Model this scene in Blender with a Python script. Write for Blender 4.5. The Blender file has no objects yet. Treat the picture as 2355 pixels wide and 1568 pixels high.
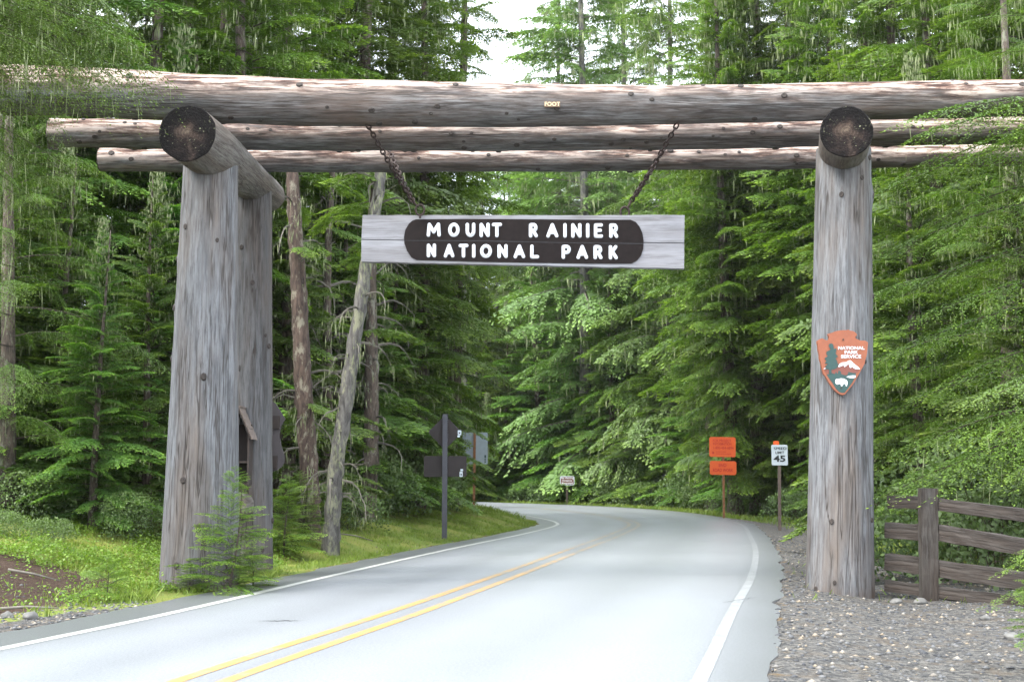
import bpy, math, random
import numpy as np
from mathutils import Vector, Matrix

random.seed(7)
rng = np.random.default_rng(7)
SC = bpy.context.scene
COL = SC.collection

# ------------------------------------------------------------------ camera
F, CX, CY, EYE = 3000.0, 1177.5, 784.0, 1.46
PITCH = math.atan((1120 - CY) / F)
cam_d = bpy.data.cameras.new('camera')
cam = bpy.data.objects.new('camera', cam_d)
COL.objects.link(cam)
cam.location = (0, 0, EYE)
cam.rotation_euler = (math.pi / 2 + PITCH, 0, 0)
cam_d.sensor_width = 36
cam_d.lens = 36 * F / 2355
cam_d.clip_end = 2000
cam_d.dof.use_dof = True
cam_d.dof.focus_distance = 20
cam_d.dof.aperture_fstop = 3.2
SC.camera = cam

# ------------------------------------------------------------------ world, sun
W = bpy.data.worlds.new('World')
SC.world = W
W.use_nodes = True
wn, wl = W.node_tree.nodes, W.node_tree.links
wn.clear()
wo = wn.new('ShaderNodeOutputWorld')
bg = wn.new('ShaderNodeBackground')
sky = wn.new('ShaderNodeTexSky')
sky.sky_type = 'NISHITA'
sky.sun_disc = False
sky.sun_elevation = math.radians(50)
sky.sun_rotation = math.radians(240)
sky.dust_density = 3.0
bg.inputs['Strength'].default_value = 0.11
# overcast: most of the blue sky is hidden by a bright even cloud layer with soft billows
tc = wn.new('ShaderNodeTexCoord')
nz = wn.new('ShaderNodeTexNoise')
nz.inputs['Scale'].default_value = 2.2
nz.inputs['Detail'].default_value = 4
rmp = wn.new('ShaderNodeValToRGB')
rmp.color_ramp.elements[0].position = 0.3
rmp.color_ramp.elements[0].color = (7.6, 8.4, 9.4, 1)
rmp.color_ramp.elements[1].position = 0.7
rmp.color_ramp.elements[1].color = (10.6, 11.0, 11.6, 1)
mx = wn.new('ShaderNodeMix')
mx.data_type = 'RGBA'
mx.inputs[0].default_value = 0.86
wl.new(tc.outputs['Generated'], nz.inputs['Vector'])
wl.new(nz.outputs['Fac'], rmp.inputs['Fac'])
wl.new(sky.outputs['Color'], mx.inputs[6])
wl.new(rmp.outputs['Color'], mx.inputs[7])
wl.new(mx.outputs[2], bg.inputs['Color'])
wl.new(bg.outputs['Background'], wo.inputs['Surface'])
sd = bpy.data.lights.new('sun', 'SUN')
sd.energy = 1.5
sd.angle = math.radians(25)
sd.color = (1.0, 0.97, 0.9)
sun = bpy.data.objects.new('sun', sd)
COL.objects.link(sun)
az, el = math.radians(240), math.radians(50)
sdir = Vector((math.sin(az) * math.cos(el), math.cos(az) * math.cos(el), math.sin(el)))
sun.rotation_euler = sdir.to_track_quat('Z', 'Y').to_euler()
sun.location = (0, -10, 30)

SC.render.engine = 'CYCLES'
SC.view_settings.view_transform = 'Standard'
SC.view_settings.look = 'None'
SC.view_settings.gamma = 1
SC.view_settings.use_curve_mapping = False
SC.view_settings.exposure = 2.2
HAZE = 0.00009
SC.cycles.volume_bounces = 0
SC.cycles.max_bounces = 6
SC.cycles.diffuse_bounces = 4
SC.cycles.glossy_bounces = 2
SC.cycles.transmission_bounces = 4
SC.cycles.transparent_max_bounces = 4
SC.cycles.caustics_reflective = False
SC.cycles.caustics_refractive = False


# ------------------------------------------------------------------ helpers
_cp, _sp = math.cos(PITCH), math.sin(PITCH)


def ray(px, py):
    a, b = (px - CX) / F, (CY - py) / F
    return Vector((a, _cp - b * _sp, _sp + b * _cp))


def P(px, py, Y):
    """point of the place at distance Y in front of the camera that is seen at (px, py) of the 2355 px wide view"""
    r = ray(px, py)
    t = Y / r.y
    return Vector((r.x * t, Y, EYE + r.z * t))


def dep(p):
    return p[1] * _cp + (p[2] - EYE) * _sp


def PR(px, py, Y, rpx):
    p = P(px, py, Y)
    return p, rpx * dep(p) / F


def empty(name, loc, label=None, cat=None, group=None, rz=0, kind=None):
    o = bpy.data.objects.new(name, None)
    COL.objects.link(o)
    o.location = loc
    o.rotation_euler = (0, 0, rz)
    tag(o, label, cat, group, kind)
    return o


def tag(o, label=None, cat=None, group=None, kind=None):
    if label: o['label'] = label
    if cat: o['category'] = cat
    if group: o['group'] = group
    if kind: o['kind'] = kind
    return o


def attach(o, parent):
    """world-space child under an unrotated ancestor chain"""
    if parent is not None:
        loc = Vector(parent.get('_wloc', parent.location)) if False else WLOC.get(parent.name, parent.location.copy())
        o.parent = parent
        o.matrix_parent_inverse = WINV.get(parent.name, Matrix.Translation(-parent.location))
    return o


WLOC, WINV = {}, {}


def meshdata(name, verts, faces, mats=(), fmat=None, smooth=False, uvs=None):
    me = bpy.data.meshes.new(name)
    me.from_pydata([tuple(v) for v in verts], [], faces)
    for m in mats: me.materials.append(m)
    if fmat is not None:
        me.polygons.foreach_set('material_index', np.asarray(fmat, dtype=np.int32))
    if smooth is True:
        me.polygons.foreach_set('use_smooth', np.ones(len(me.polygons), dtype=bool))
    me.update()
    return me


def mobj(name, me, parent=None, M=None):
    """object from mesh; M = world matrix. Parent frames are handled so that M stays the world matrix."""
    o = bpy.data.objects.new(name, me)
    COL.objects.link(o)
    M = M if M is not None else Matrix.Identity(4)
    if parent is not None:
        PM = WM.get(parent.name)
        if PM is None:
            PM = Matrix.Translation(parent.location) @ parent.rotation_euler.to_matrix().to_4x4()
        o.parent = parent
        o.matrix_basis = PM.inverted() @ M
    else:
        o.matrix_basis = M
    WM[o.name] = M.copy()
    return o


WM = {}


def quadmesh(name, Q, tips=None, mat_idx=None, mats=(), smooth=False):
    """fast mesh from an (N,4,3) array of quads with a float per vertex named tip"""
    Q = np.ascontiguousarray(Q, dtype=np.float32)
    n = Q.shape[0]
    me = bpy.data.meshes.new(name)
    me.vertices.add(n * 4)
    me.vertices.foreach_set('co', Q.reshape(-1))
    me.loops.add(n * 4)
    me.loops.foreach_set('vertex_index', np.arange(n * 4, dtype=np.int32))
    me.polygons.add(n)
    me.polygons.foreach_set('loop_start', np.arange(0, n * 4, 4, dtype=np.int32))
    for m in mats: me.materials.append(m)
    if mat_idx is not None:
        me.polygons.foreach_set('material_index', mat_idx.astype(np.int32))
    if tips is not None:
        a = me.attributes.new('tip', 'FLOAT', 'POINT')
        a.data.foreach_set('value', np.ascontiguousarray(tips, dtype=np.float32).reshape(-1))
    me.update(calc_edges=True)
    return me


# ------------------------------------------------------------------ materials
def newmat(name):
    m = bpy.data.materials.new(name)
    m.use_nodes = True
    nt = m.node_tree
    b = nt.nodes['Principled BSDF']
    return m, nt, b


def noise(nt, vec, scale, detail=4, rough=0.55, stretch=None, dist=0.0):
    n = nt.nodes.new('ShaderNodeTexNoise')
    n.inputs['Scale'].default_value = scale
    n.inputs['Detail'].default_value = detail
    n.inputs['Roughness'].default_value = rough
    n.inputs['Distortion'].default_value = dist
    if stretch is not None:
        mp = nt.nodes.new('ShaderNodeMapping')
        mp.inputs['Scale'].default_value = stretch
        nt.links.new(vec, mp.inputs['Vector'])
        vec = mp.outputs['Vector']
    nt.links.new(vec, n.inputs['Vector'])
    return n.outputs['Fac']


def ramp(nt, fac, stops, interp='LINEAR'):
    r = nt.nodes.new('ShaderNodeValToRGB')
    r.color_ramp.interpolation = interp
    e = r.color_ramp.elements
    while len(e) < len(stops): e.new(0.5)
    for i, (p, c) in enumerate(stops):
        e[i].position = p
        e[i].color = (c[0], c[1], c[2], 1) if isinstance(c, (tuple, list)) else (c, c, c, 1)
    nt.links.new(fac, r.inputs['Fac'])
    return r.outputs['Color']


def mix(nt, fac, a, b, mode='MIX'):
    m = nt.nodes.new('ShaderNodeMix')
    m.data_type = 'RGBA'
    m.blend_type = mode
    for s, v in ((m.inputs[0], fac), (m.inputs[6], a), (m.inputs[7], b)):
        if isinstance(v, (int, float)): s.default_value = v
        elif isinstance(v, tuple): s.default_value = (v[0], v[1], v[2], 1)
        else: nt.links.new(v, s)
    return m.outputs[2]


def math_(nt, op, a, b=None, c=None, clamp=False):
    m = nt.nodes.new('ShaderNodeMath')
    m.operation = op
    m.use_clamp = clamp
    for s, v in zip(m.inputs, (a, b, c)):
        if v is None: continue
        if isinstance(v, (int, float)): s.default_value = v
        else: nt.links.new(v, s)
    return m.outputs[0]


def bump(nt, b, h, strength=0.5, dist=0.01):
    n = nt.nodes.new('ShaderNodeBump')
    n.inputs['Strength'].default_value = strength
    n.inputs['Distance'].default_value = dist
    nt.links.new(h, n.inputs['Height'])
    nt.links.new(n.outputs['Normal'], b.inputs['Normal'])


def objco(nt):
    return nt.nodes.new('ShaderNodeTexCoord').outputs['Object']


def attr(nt, name):
    a = nt.nodes.new('ShaderNodeAttribute')
    a.attribute_name = name
    return a.outputs['Fac']


def plain(name, col, rough=0.6, metal=0.0, var=0.12, vs=8.0, bumps=0.0, spec=0.5):
    col = tuple(x * 0.68 for x in col)
    m, nt, b = newmat(name)
    c = objco(nt)
    f = noise(nt, c, vs, 5)
    lo = tuple(x * (1 - var) for x in col)
    hi = tuple(min(1, x * (1 + var)) for x in col)
    nt.links.new(ramp(nt, f, [(0.3, lo), (0.7, hi)]), b.inputs['Base Color'])
    b.inputs['Roughness'].default_value = rough
    b.inputs['Metallic'].default_value = metal
    b.inputs['Specular IOR Level'].default_value = spec
    if bumps: bump(nt, b, f, bumps, 0.005)
    return m


def wood(name, pale, mid, dark, brown, brown_amt=0.5, top_brown=0.0, along='Z', crack=0.5, scale=1.0, rotfoot=None, bstr=0.7):
    """weathered debarked wood; grain runs along local Z"""
    pale, mid, dark, brown = [tuple(x * 1.0 for x in q) for q in (pale, mid, dark, brown)]
    m, nt, b = newmat(name)
    c = objco(nt)
    st = {'Z': (1, 1, 0.085), 'X': (0.085, 1, 1)}[along]
    st2 = {'Z': (1, 1, 0.16), 'X': (0.16, 1, 1)}[along]
    st3 = {'Z': (1, 1, 0.035), 'X': (0.035, 1, 1)}[along]
    fine = noise(nt, c, 30 * scale, 8, 0.7, st)
    midn = noise(nt, c, 7 * scale, 5, 0.6, st2, 0.4)
    big = noise(nt, c, 2.2 * scale, 4, 0.6, st2)
    col = ramp(nt, fine, [(0.36, dark), (0.47, mid), (0.6, pale)])
    col = mix(nt, ramp(nt, midn, [(0.42, 0.0), (0.72, 0.75)]), col, dark)
    bf = ramp(nt, big, [(0.5 - 0.25 * brown_amt, 0.0), (0.75 - 0.1 * brown_amt, 0.85)])
    fine2 = noise(nt, c, 13 * scale, 8, 0.75, st)
    bcol = ramp(nt, fine2, [(0.3, tuple(x * 0.55 for x in brown)), (0.7, tuple(min(1, x * 1.5) for x in brown))])
    col = mix(nt, bf, col, bcol)
    if top_brown > 0:
        # upper side of a lying log still keeps reddish inner bark in strips
        sep = nt.nodes.new('ShaderNodeSeparateXYZ')
        nt.links.new(c, sep.inputs[0])
        t = math_(nt, 'MULTIPLY_ADD', sep.outputs['Y'], 4.2, 0.55)
        t = math_(nt, 'ADD', t, math_(nt, 'MULTIPLY_ADD', noise(nt, c, 5, 5, 0.65, st2), 2.4, -1.1), clamp=True)
        flake = noise(nt, c, 11, 8, 0.72, {'Z': (1, 1, 0.13)}[along])
        fl = ramp(nt, flake, [(0.41, (0.04, 0.02, 0.015)), (0.475, (0.17, 0.105, 0.08)), (0.54, (0.42, 0.34, 0.29))])
        col = mix(nt, math_(nt, 'MULTIPLY', t, top_brown), col, fl)
    cr = noise(nt, c, 8 * scale, 3, 0.5, st3)
    crk = ramp(nt, cr, [(0.482, 0.0), (0.494, 1.0), (0.506, 1.0), (0.518, 0.0)])
    msk = ramp(nt, noise(nt, c, 3.1, 3, 0.5, st2), [(0.45, 0.0), (0.6, crack)])
    crk = math_(nt, 'MULTIPLY', crk, msk)
    c2 = ramp(nt, noise(nt, c, 19 * scale, 3, 0.5, st3), [(0.45, 0.0), (0.48, 0.8 * crack), (0.52, 0.8 * crack), (0.55, 0.0)])
    c2 = math_(nt, 'MULTIPLY', c2, ramp(nt, noise(nt, c, 5.3, 3, 0.5, st2), [(0.5, 0.0), (0.6, 1.0)]))
    crk = math_(nt, 'MAXIMUM', crk, c2)
    col = mix(nt, crk, col, (0.035, 0.028, 0.024))
    if rotfoot is not None:
        sep = nt.nodes.new('ShaderNodeSeparateXYZ')
        nt.links.new(c, sep.inputs[0])
        t = math_(nt, 'SUBTRACT', math_(nt, 'MULTIPLY_ADD', noise(nt, c, 4, 4, 0.6, (1, 1, 0.3)), 1.3, 0.0), math_(nt, 'MULTIPLY', sep.outputs['Z'], 1.0 / rotfoot), clamp=True)
        col = mix(nt, math_(nt, 'MULTIPLY', t, 1.3, clamp=True), col, (0.085, 0.055, 0.035))
    nt.links.new(col, b.inputs['Base Color'])
    b.inputs['Roughness'].default_value = 0.85
    b.inputs['Specular IOR Level'].default_value = 0.25
    h = math_(nt, 'SUBTRACT', math_(nt, 'ADD', fine, math_(nt, 'MULTIPLY', midn, 0.8)), math_(nt, 'MULTIPLY', crk, 1.5))
    bump(nt, b, h, bstr, 0.012)
    return m


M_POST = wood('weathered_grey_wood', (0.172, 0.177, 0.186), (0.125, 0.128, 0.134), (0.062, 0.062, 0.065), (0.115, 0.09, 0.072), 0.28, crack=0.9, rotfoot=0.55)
M_POST2 = wood('shaded_grey_wood', (0.115, 0.115, 0.118), (0.085, 0.085, 0.087), (0.05, 0.049, 0.05), (0.095, 0.073, 0.058), 0.35, crack=0.9, rotfoot=0.55)  # rear posts: darker copy of the post wood, their shade put into the colour
M_BEAM = wood('weathered_beam_wood', (0.19, 0.19, 0.192), (0.1, 0.098, 0.097), (0.04, 0.037, 0.036), (0.1, 0.07, 0.055), 0.4, top_brown=1.0, crack=0.8)
M_CROSS = wood('weathered_cross_wood', (0.17, 0.16, 0.145), (0.12, 0.11, 0.1), (0.06, 0.052, 0.046), (0.105, 0.078, 0.058), 0.4, crack=0.6)
M_KNOT = plain('knot_wood', (0.045, 0.034, 0.028), 0.8, var=0.5, vs=30)
M_PLANK = wood('silver_plank_wood', (0.29, 0.29, 0.31), (0.25, 0.248, 0.265), (0.19, 0.185, 0.195), (0.18, 0.165, 0.16), 0.12, along='X', crack=0.25, scale=0.7, bstr=0.3)
M_PANEL = plain('dark_brown_paint', (0.016, 0.0105, 0.0098), 0.8, var=0.3, vs=10, bumps=0.15, spec=0.2)
M_WHITE = plain('white_paint', (0.86, 0.88, 0.92), 0.5, var=0.07, vs=20)
M_CHAIN = plain('rusty_iron', (0.05, 0.03, 0.025), 0.65, 0.4, var=0.5, vs=30)
M_FENCE = wood('old_fence_wood', (0.075, 0.07, 0.066), (0.042, 0.038, 0.035), (0.016, 0.014, 0.013), (0.045, 0.032, 0.024), 0.5, along='X', crack=0.9)
M_FENCEP = wood('old_fence_post_wood', (0.07, 0.065, 0.06), (0.042, 0.038, 0.034), (0.018, 0.015, 0.013), (0.045, 0.032, 0.024), 0.5, along='Z', crack=0.9)
M_KIOSK = plain('stained_brown_board', (0.035, 0.022, 0.017), 0.7, var=0.35, vs=9, bumps=0.3)
M_SHINGLE = plain('cedar_shingle', (0.2, 0.155, 0.13), 0.85, var=0.3, vs=12, bumps=0.5)
M_ORANGE = plain('orange_sheeting', (1.0, 0.15, 0.025), 0.45, var=0.05)
M_RED = plain('red_lettering', (0.72, 0.035, 0.012), 0.5, var=0.05)
M_SIGNW = plain('white_sheeting', (0.66, 0.74, 0.8), 0.45, var=0.04)
M_BLACK = plain('black_lettering', (0.015, 0.017, 0.02), 0.5, var=0.05)
M_SIGNBR = plain('brown_sheeting', (0.16, 0.045, 0.03), 0.5, var=0.1)
M_SIGNBACK = plain('brown_sign_back', (0.02, 0.012, 0.011), 0.7, var=0.25, vs=5)
M_STEELB = plain('bare_aluminium_back', (0.36, 0.42, 0.45), 0.55, 0.2, var=0.08, vs=6)
M_DPOST = plain('dark_grey_steel', (0.07, 0.07, 0.085), 0.5, 0.2, var=0.15)
M_RPOST = plain('rust_brown_steel', (0.3, 0.13, 0.05), 0.7, var=0.3, vs=6)
M_GPOST = plain('brown_steel', (0.13, 0.095, 0.075), 0.7, var=0.25, vs=6)
M_ARROW = plain('burnt_orange_paint', (0.31, 0.085, 0.032), 0.5, var=0.1, vs=18)
M_GREEN = plain('dark_green_paint', (0.016, 0.062, 0.055), 0.5, var=0.08, vs=18)
M_MTN = plain('red_brown_paint', (0.2, 0.052, 0.032), 0.5, var=0.08, vs=18)
M_TAN = plain('tan_lettering', (0.75, 0.6, 0.36), 0.6, var=0.1)
M_TANB = plain('brown_plate', (0.16, 0.1, 0.06), 0.7, var=0.2)


def endgrain():
    m, nt, b = newmat('log_end_grain')
    c = objco(nt)
    n1 = noise(nt, c, 3.2, 5, 0.65)
    sep = nt.nodes.new('ShaderNodeSeparateXYZ'); nt.links.new(c, sep.inputs[0])
    x, y = sep.outputs['X'], sep.outputs['Y']
    r = math_(nt, 'SQRT', math_(nt, 'ADD', math_(nt, 'MULTIPLY', x, x), math_(nt, 'MULTIPLY', y, y)))
    t = math_(nt, 'ADD', math_(nt, 'MULTIPLY', r, 1.5), math_(nt, 'MULTIPLY_ADD', n1, 1.3, -0.46))
    t = math_(nt, 'ADD', t, math_(nt, 'MULTIPLY', y, 0.55))
    col = ramp(nt, t, [(0.1, (0.13, 0.1, 0.075)), (0.3, (0.065, 0.046, 0.036)), (0.45, (0.018, 0.013, 0.012)), (0.62, (0.007, 0.006, 0.006))])
    rings = ramp(nt, math_(nt, 'SINE', math_(nt, 'ADD', math_(nt, 'MULTIPLY', r, 150.0), math_(nt, 'MULTIPLY', n1, 8.0))), [(0.2, 0.75), (0.8, 1.1)])
    col = mix(nt, 1.0, col, rings, 'MULTIPLY')
    sp = ramp(nt, noise(nt, c, 26, 4, 0.7), [(0.62, 0.0), (0.66, 0.8)])
    sp = math_(nt, 'MULTIPLY', sp, ramp(nt, noise(nt, c, 5, 2), [(0.45, 0.0), (0.6, 1.0)]))
    col = mix(nt, sp, col, (0.28, 0.28, 0.18))
    nt.links.new(col, b.inputs['Base Color'])
    b.inputs['Roughness'].default_value = 0.9
    b.inputs['Specular IOR Level'].default_value = 0.15
    bump(nt, b, math_(nt, 'ADD', n1, noise(nt, c, 30, 5)), 1.0, 0.03)
    return m


M_END = endgrain()


def leafmat(name, base, tipc, hue_var=0.5, trans=0.3, bscale=0.35, tipamt=1.0):
    m, nt, b = newmat(name)
    c = objco(nt)
    oi = nt.nodes.new('ShaderNodeObjectInfo')
    n1 = noise(nt, c, bscale * 6, 4, 0.6)
    dark = tuple(x * 0.6 for x in base)
    col = ramp(nt, n1, [(0.32, dark), (0.68, tuple(x * 1.3 for x in base))])
    tp = math_(nt, 'MULTIPLY', attr(nt, 'tip'), tipamt)
    tp = math_(nt, 'MULTIPLY', tp, ramp(nt, noise(nt, c, bscale * 2.2, 3), [(0.3, 0.35), (0.6, 1.0)]), clamp=True)
    col = mix(nt, tp, col, tipc)
    hs = nt.nodes.new('ShaderNodeHueSaturation')
    nt.links.new(math_(nt, 'MULTIPLY_ADD', oi.outputs['Random'], 0.035 * hue_var, 0.5 - 0.0175 * hue_var), hs.inputs['Hue'])
    nt.links.new(math_(nt, 'MULTIPLY_ADD', oi.outputs['Random'], 0.6 * hue_var, 1 - 0.25 * hue_var), hs.inputs['Value'])
    hs.inputs['Saturation'].default_value = 1.0
    nt.links.new(col, hs.inputs['Color'])
    col = hs.outputs['Color']
    nt.links.new(col, b.inputs['Base Color'])
    b.inputs['Roughness'].default_value = 0.5
    b.inputs['Specular IOR Level'].default_value = 0.35
    tr = nt.nodes.new('ShaderNodeBsdfTranslucent')
    nt.links.new(mix(nt, 1.0, col, (1.15, 1.25, 0.6), 'MULTIPLY'), tr.inputs['Color'])
    ms = nt.nodes.new('ShaderNodeMixShader')
    ms.inputs[0].default_value = trans
    nt.links.new(b.outputs[0], ms.inputs[1])
    nt.links.new(tr.outputs[0], ms.inputs[2])
    nt.links.new(ms.outputs[0], nt.nodes['Material Output'].inputs['Surface'])
    return m


M_NEEDLE = leafmat('conifer_needles', (0.055, 0.112, 0.024), (0.25, 0.38, 0.055), 1.15)
M_NEEDLE2 = leafmat('hemlock_needles', (0.068, 0.13, 0.022), (0.28, 0.41, 0.055), 0.3)
M_SAPL = leafmat('fresh_sapling_needles', (0.08, 0.155, 0.026), (0.36, 0.48, 0.07), 0.3)
M_NEEDLE3 = leafmat('olive_hemlock_needles', (0.06, 0.098, 0.022), (0.2, 0.29, 0.05), 0.3, bscale=0.2)
M_FARNEEDLE = leafmat('hazed_conifer_needles', (0.1, 0.165, 0.05), (0.28, 0.4, 0.11), 0.5)  # haze and glare over the distant trees put into paler greens
M_GRASS = leafmat('grass_blades', (0.12, 0.185, 0.03), (0.32, 0.38, 0.055), 0.2, 0.3, 0.6)
M_HERB = leafmat('ground_cover_leaves', (0.09, 0.17, 0.025), (0.27, 0.4, 0.05), 0.2, 0.3, 0.6)
M_BUSH = leafmat('shrub_leaves', (0.085, 0.13, 0.05), (0.16, 0.24, 0.07), 0.4, 0.3, 0.6)
M_LICHEN = plain('hanging_lichen', (0.27, 0.31, 0.15), 0.9, var=0.25)
M_TWIG = plain('twig_bark', (0.065, 0.048, 0.036), 0.9, var=0.4, vs=6)
M_DEADTWIG = plain('dead_twig_bark', (0.22, 0.2, 0.165), 0.9, var=0.4, vs=6)


def bark(name, c0, c1, lich, amt):
    m, nt, b = newmat(name)
    c = objco(nt)
    n1 = noise(nt, c, 14, 6, 0.65, (1, 1, 0.25), 0.4)
    col = ramp(nt, n1, [(0.35, c0), (0.65, c1)])
    n2 = noise(nt, c, 6, 6, 0.7, (1, 1, 0.45))
    col = mix(nt, ramp(nt, n2, [(0.62 - 0.25 * amt, 0.0), (0.7 - 0.2 * amt, 0.9)]), col, lich)
    nt.links.new(col, b.inputs['Base Color'])
    b.inputs['Roughness'].default_value = 0.95
    bump(nt, b, n1, 1.0, 0.04)
    return m


M_BARK = bark('conifer_bark', (0.035, 0.027, 0.022), (0.12, 0.09, 0.07), (0.2, 0.2, 0.15), 0.3)
M_BARKR = bark('reddish_bark', (0.03, 0.019, 0.015), (0.11, 0.075, 0.058), (0.22, 0.2, 0.15), 0.35)
M_BARKL = bark('lichen_grey_bark', (0.04, 0.036, 0.034), (0.14, 0.132, 0.12), (0.2, 0.2, 0.13), 0.45)


def groundmat():
    m, nt, b = newmat('ground_cover')
    c = objco(nt)
    fine = noise(nt, c, 30, 6, 0.7)
    mid = noise(nt, c, 3.0, 5, 0.65)
    dirt = ramp(nt, fine, [(0.3, (0.02, 0.012, 0.009)), (0.55, (0.065, 0.04, 0.028)), (0.75, (0.13, 0.095, 0.07))])
    grass = ramp(nt, fine, [(0.3, (0.05, 0.08, 0.018)), (0.7, (0.19, 0.26, 0.045))])
    moss = ramp(nt, noise(nt, c, 1.3, 4), [(0.4, (0.13, 0.17, 0.03)), (0.65, (0.26, 0.22, 0.06))])
    grass = mix(nt, 0.5, grass, moss)
    vor = nt.nodes.new('ShaderNodeTexVoronoi')
    vor.inputs['Scale'].default_value = 28
    nt.links.new(c, vor.inputs['Vector'])
    vc = nt.nodes.new('ShaderNodeSeparateColor'); nt.links.new(vor.outputs['Color'], vc.inputs[0])
    gravel = ramp(nt, vc.outputs[0], [(0.1, (0.035, 0.035, 0.035)), (0.5, (0.075, 0.073, 0.07)), (0.9, (0.14, 0.132, 0.12))])
    gravel = mix(nt, ramp(nt, mid, [(0.5, 0.0), (0.65, 0.55)]), gravel, (0.11, 0.085, 0.06))
    floor = ramp(nt, fine, [(0.35, (0.03, 0.025, 0.015)), (0.65, (0.085, 0.075, 0.04))])
    floor = mix(nt, ramp(nt, mid, [(0.45, 0.0), (0.6, 0.7)]), floor, (0.07, 0.1, 0.022))
    wob = math_(nt, 'MULTIPLY_ADD', mid, 1.6, -0.8)

    def msk(name):
        a = math_(nt, 'ADD', attr(nt, name), wob)
        return ramp(nt, a, [(0.4, 0.0), (0.6, 1.0)])
    col = mix(nt, msk('dirt'), grass, dirt)
    col = mix(nt, msk('gravel'), col, gravel)
    col = mix(nt, msk('floor'), col, floor)
    lit = ramp(nt, fine, [(0.4, (0.1, 0.06, 0.025)), (0.7, (0.19, 0.13, 0.045))])
    col = mix(nt, msk('litter'), col, lit)
    nt.links.new(col, b.inputs['Base Color'])
    b.inputs['Roughness'].default_value = 0.9
    b.inputs['Specular IOR Level'].default_value = 0.2
    bump(nt, b, math_(nt, 'ADD', fine, math_(nt, 'MULTIPLY', vor.outputs['Distance'], 0.6)), 0.9, 0.03)
    return m


def asphalt():
    m, nt, b = newmat('worn_damp_asphalt')
    c = objco(nt)
    fine = noise(nt, c, 38, 8, 0.9)
    mid = noise(nt, c, 1.6, 5, 0.6)
    u = attr(nt, 'across')     # 0 at the left edge, 1 at the right edge of the pavement
    lanes = ramp(nt, u, [(0.0, 0.1), (0.085, 0.1), (0.12, 0.75), (0.2, 1.0), (0.3, 0.75), (0.38, 1.0), (0.45, 0.7), (0.58, 1.0), (0.7, 0.75), (0.82, 1.0), (0.91, 0.8), (0.96, 0.35), (1.0, 0.1)])
    base = ramp(nt, mid, [(0.2, (0.215, 0.226, 0.245)), (0.8, (0.235, 0.247, 0.266))])
    base = mix(nt, lanes, (0.085, 0.09, 0.092), base)
    base = mix(nt, 1.0, base, ramp(nt, fine, [(0.38, 0.45), (0.62, 1.55)]), 'MULTIPLY')
    nt.links.new(base, b.inputs['Base Color'])
    wet = ramp(nt, noise(nt, c, 0.55, 5, 0.6, (1, 0.35, 1)), [(0.35, 0.39), (0.65, 0.44)])
    nt.links.new(wet, b.inputs['Roughness'])
    b.inputs['Specular IOR Level'].default_value = 1.0
    b.inputs['Coat Weight'].default_value = 0.5
    b.inputs['Coat Roughness'].default_value = 0.38
    b.inputs['Coat IOR'].default_value = 1.4
    bump(nt, b, fine, 0.5, 0.008)
    return m


def paint(name, col, wear=0.45, far=0.0):
    m, nt, b = newmat(name)
    c = objco(nt)
    f = noise(nt, c, 45, 5, 0.75)
    g = noise(nt, c, 3, 4, 0.6)
    w = math_(nt, 'ADD', math_(nt, 'MULTIPLY', f, 0.6), math_(nt, 'MULTIPLY', g, 0.4))
    if far:   # glare on the far road put into the colour, over the random wear
        sy = nt.nodes.new('ShaderNodeSeparateXYZ'); nt.links.new(c, sy.inputs[0])
        mr = nt.nodes.new('ShaderNodeMapRange'); nt.links.new(sy.outputs['Y'], mr.inputs[0])
        mr.inputs[1].default_value = 15; mr.inputs[2].default_value = 34; mr.inputs[3].default_value = 0; mr.inputs[4].default_value = far
        w = math_(nt, 'SUBTRACT', w, mr.outputs[0])
    nt.links.new(ramp(nt, w, [(wear - 0.06, (0.19, 0.2, 0.21)), (wear + 0.02, col)]), b.inputs['Base Color'])
    b.inputs['Roughness'].default_value = 0.4
    b.inputs['Specular IOR Level'].default_value = 1.0
    b.inputs['Coat Weight'].default_value = 0.5
    b.inputs['Coat Roughness'].default_value = 0.38
    bump(nt, b, noise(nt, c, 160, 3, 0.7), 0.3, 0.005)
    return m


M_GROUND, M_ASPH = groundmat(), asphalt()
M_LINEW = paint('white_road_paint', (0.5, 0.5, 0.47), 0.44)
M_LINEY = paint('yellow_road_paint', (0.46, 0.26, 0.075), 0.46, 0.09)
M_LINEF = paint('faded_white_road_paint', (0.31, 0.32, 0.33), 0.5, 0.05)
M_TAR = plain('crack_tar', (0.06, 0.062, 0.068), 0.5, var=0.3)
M_STONE = plain('gravel_stone', (0.19, 0.19, 0.19), 0.75, var=0.6, vs=9, bumps=0.3)
M_ROCK = plain('grey_boulder', (0.17, 0.165, 0.155), 0.85, var=0.35, vs=7, bumps=0.6)

# ------------------------------------------------------------------ road shape
LE = [(-8.2, -10), (-6.9, 0), (-5.95, 9), (-4.75, 15.5), (-3.8, 21.7), (-2.3, 31), (-.38, 41.7), (.85, 50), (1.08, 55), (.75, 61), (-.6, 73), (-2.5, 84), (-6, 90), (-12, 95), (-22, 99), (-60, 110)]
RE = [(-2.3, -10), (-.35, 0), (1.75, 9.3), (3.1, 15.6), (4.5, 22), (6.2, 30.8), (7.9, 41), (9.3, 50), (9.95, 57), (10.0, 66), (9, 78), (5.5, 90), (-1, 99), (-8, 104), (-21, 107), (-60, 118)]
LZ = [0] * 10 + [0, .05, .1, .2, .35, .5]
RZ = [0] * 8 + [0, .04, .1, .2, .32, .5, .55, .7]


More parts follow.
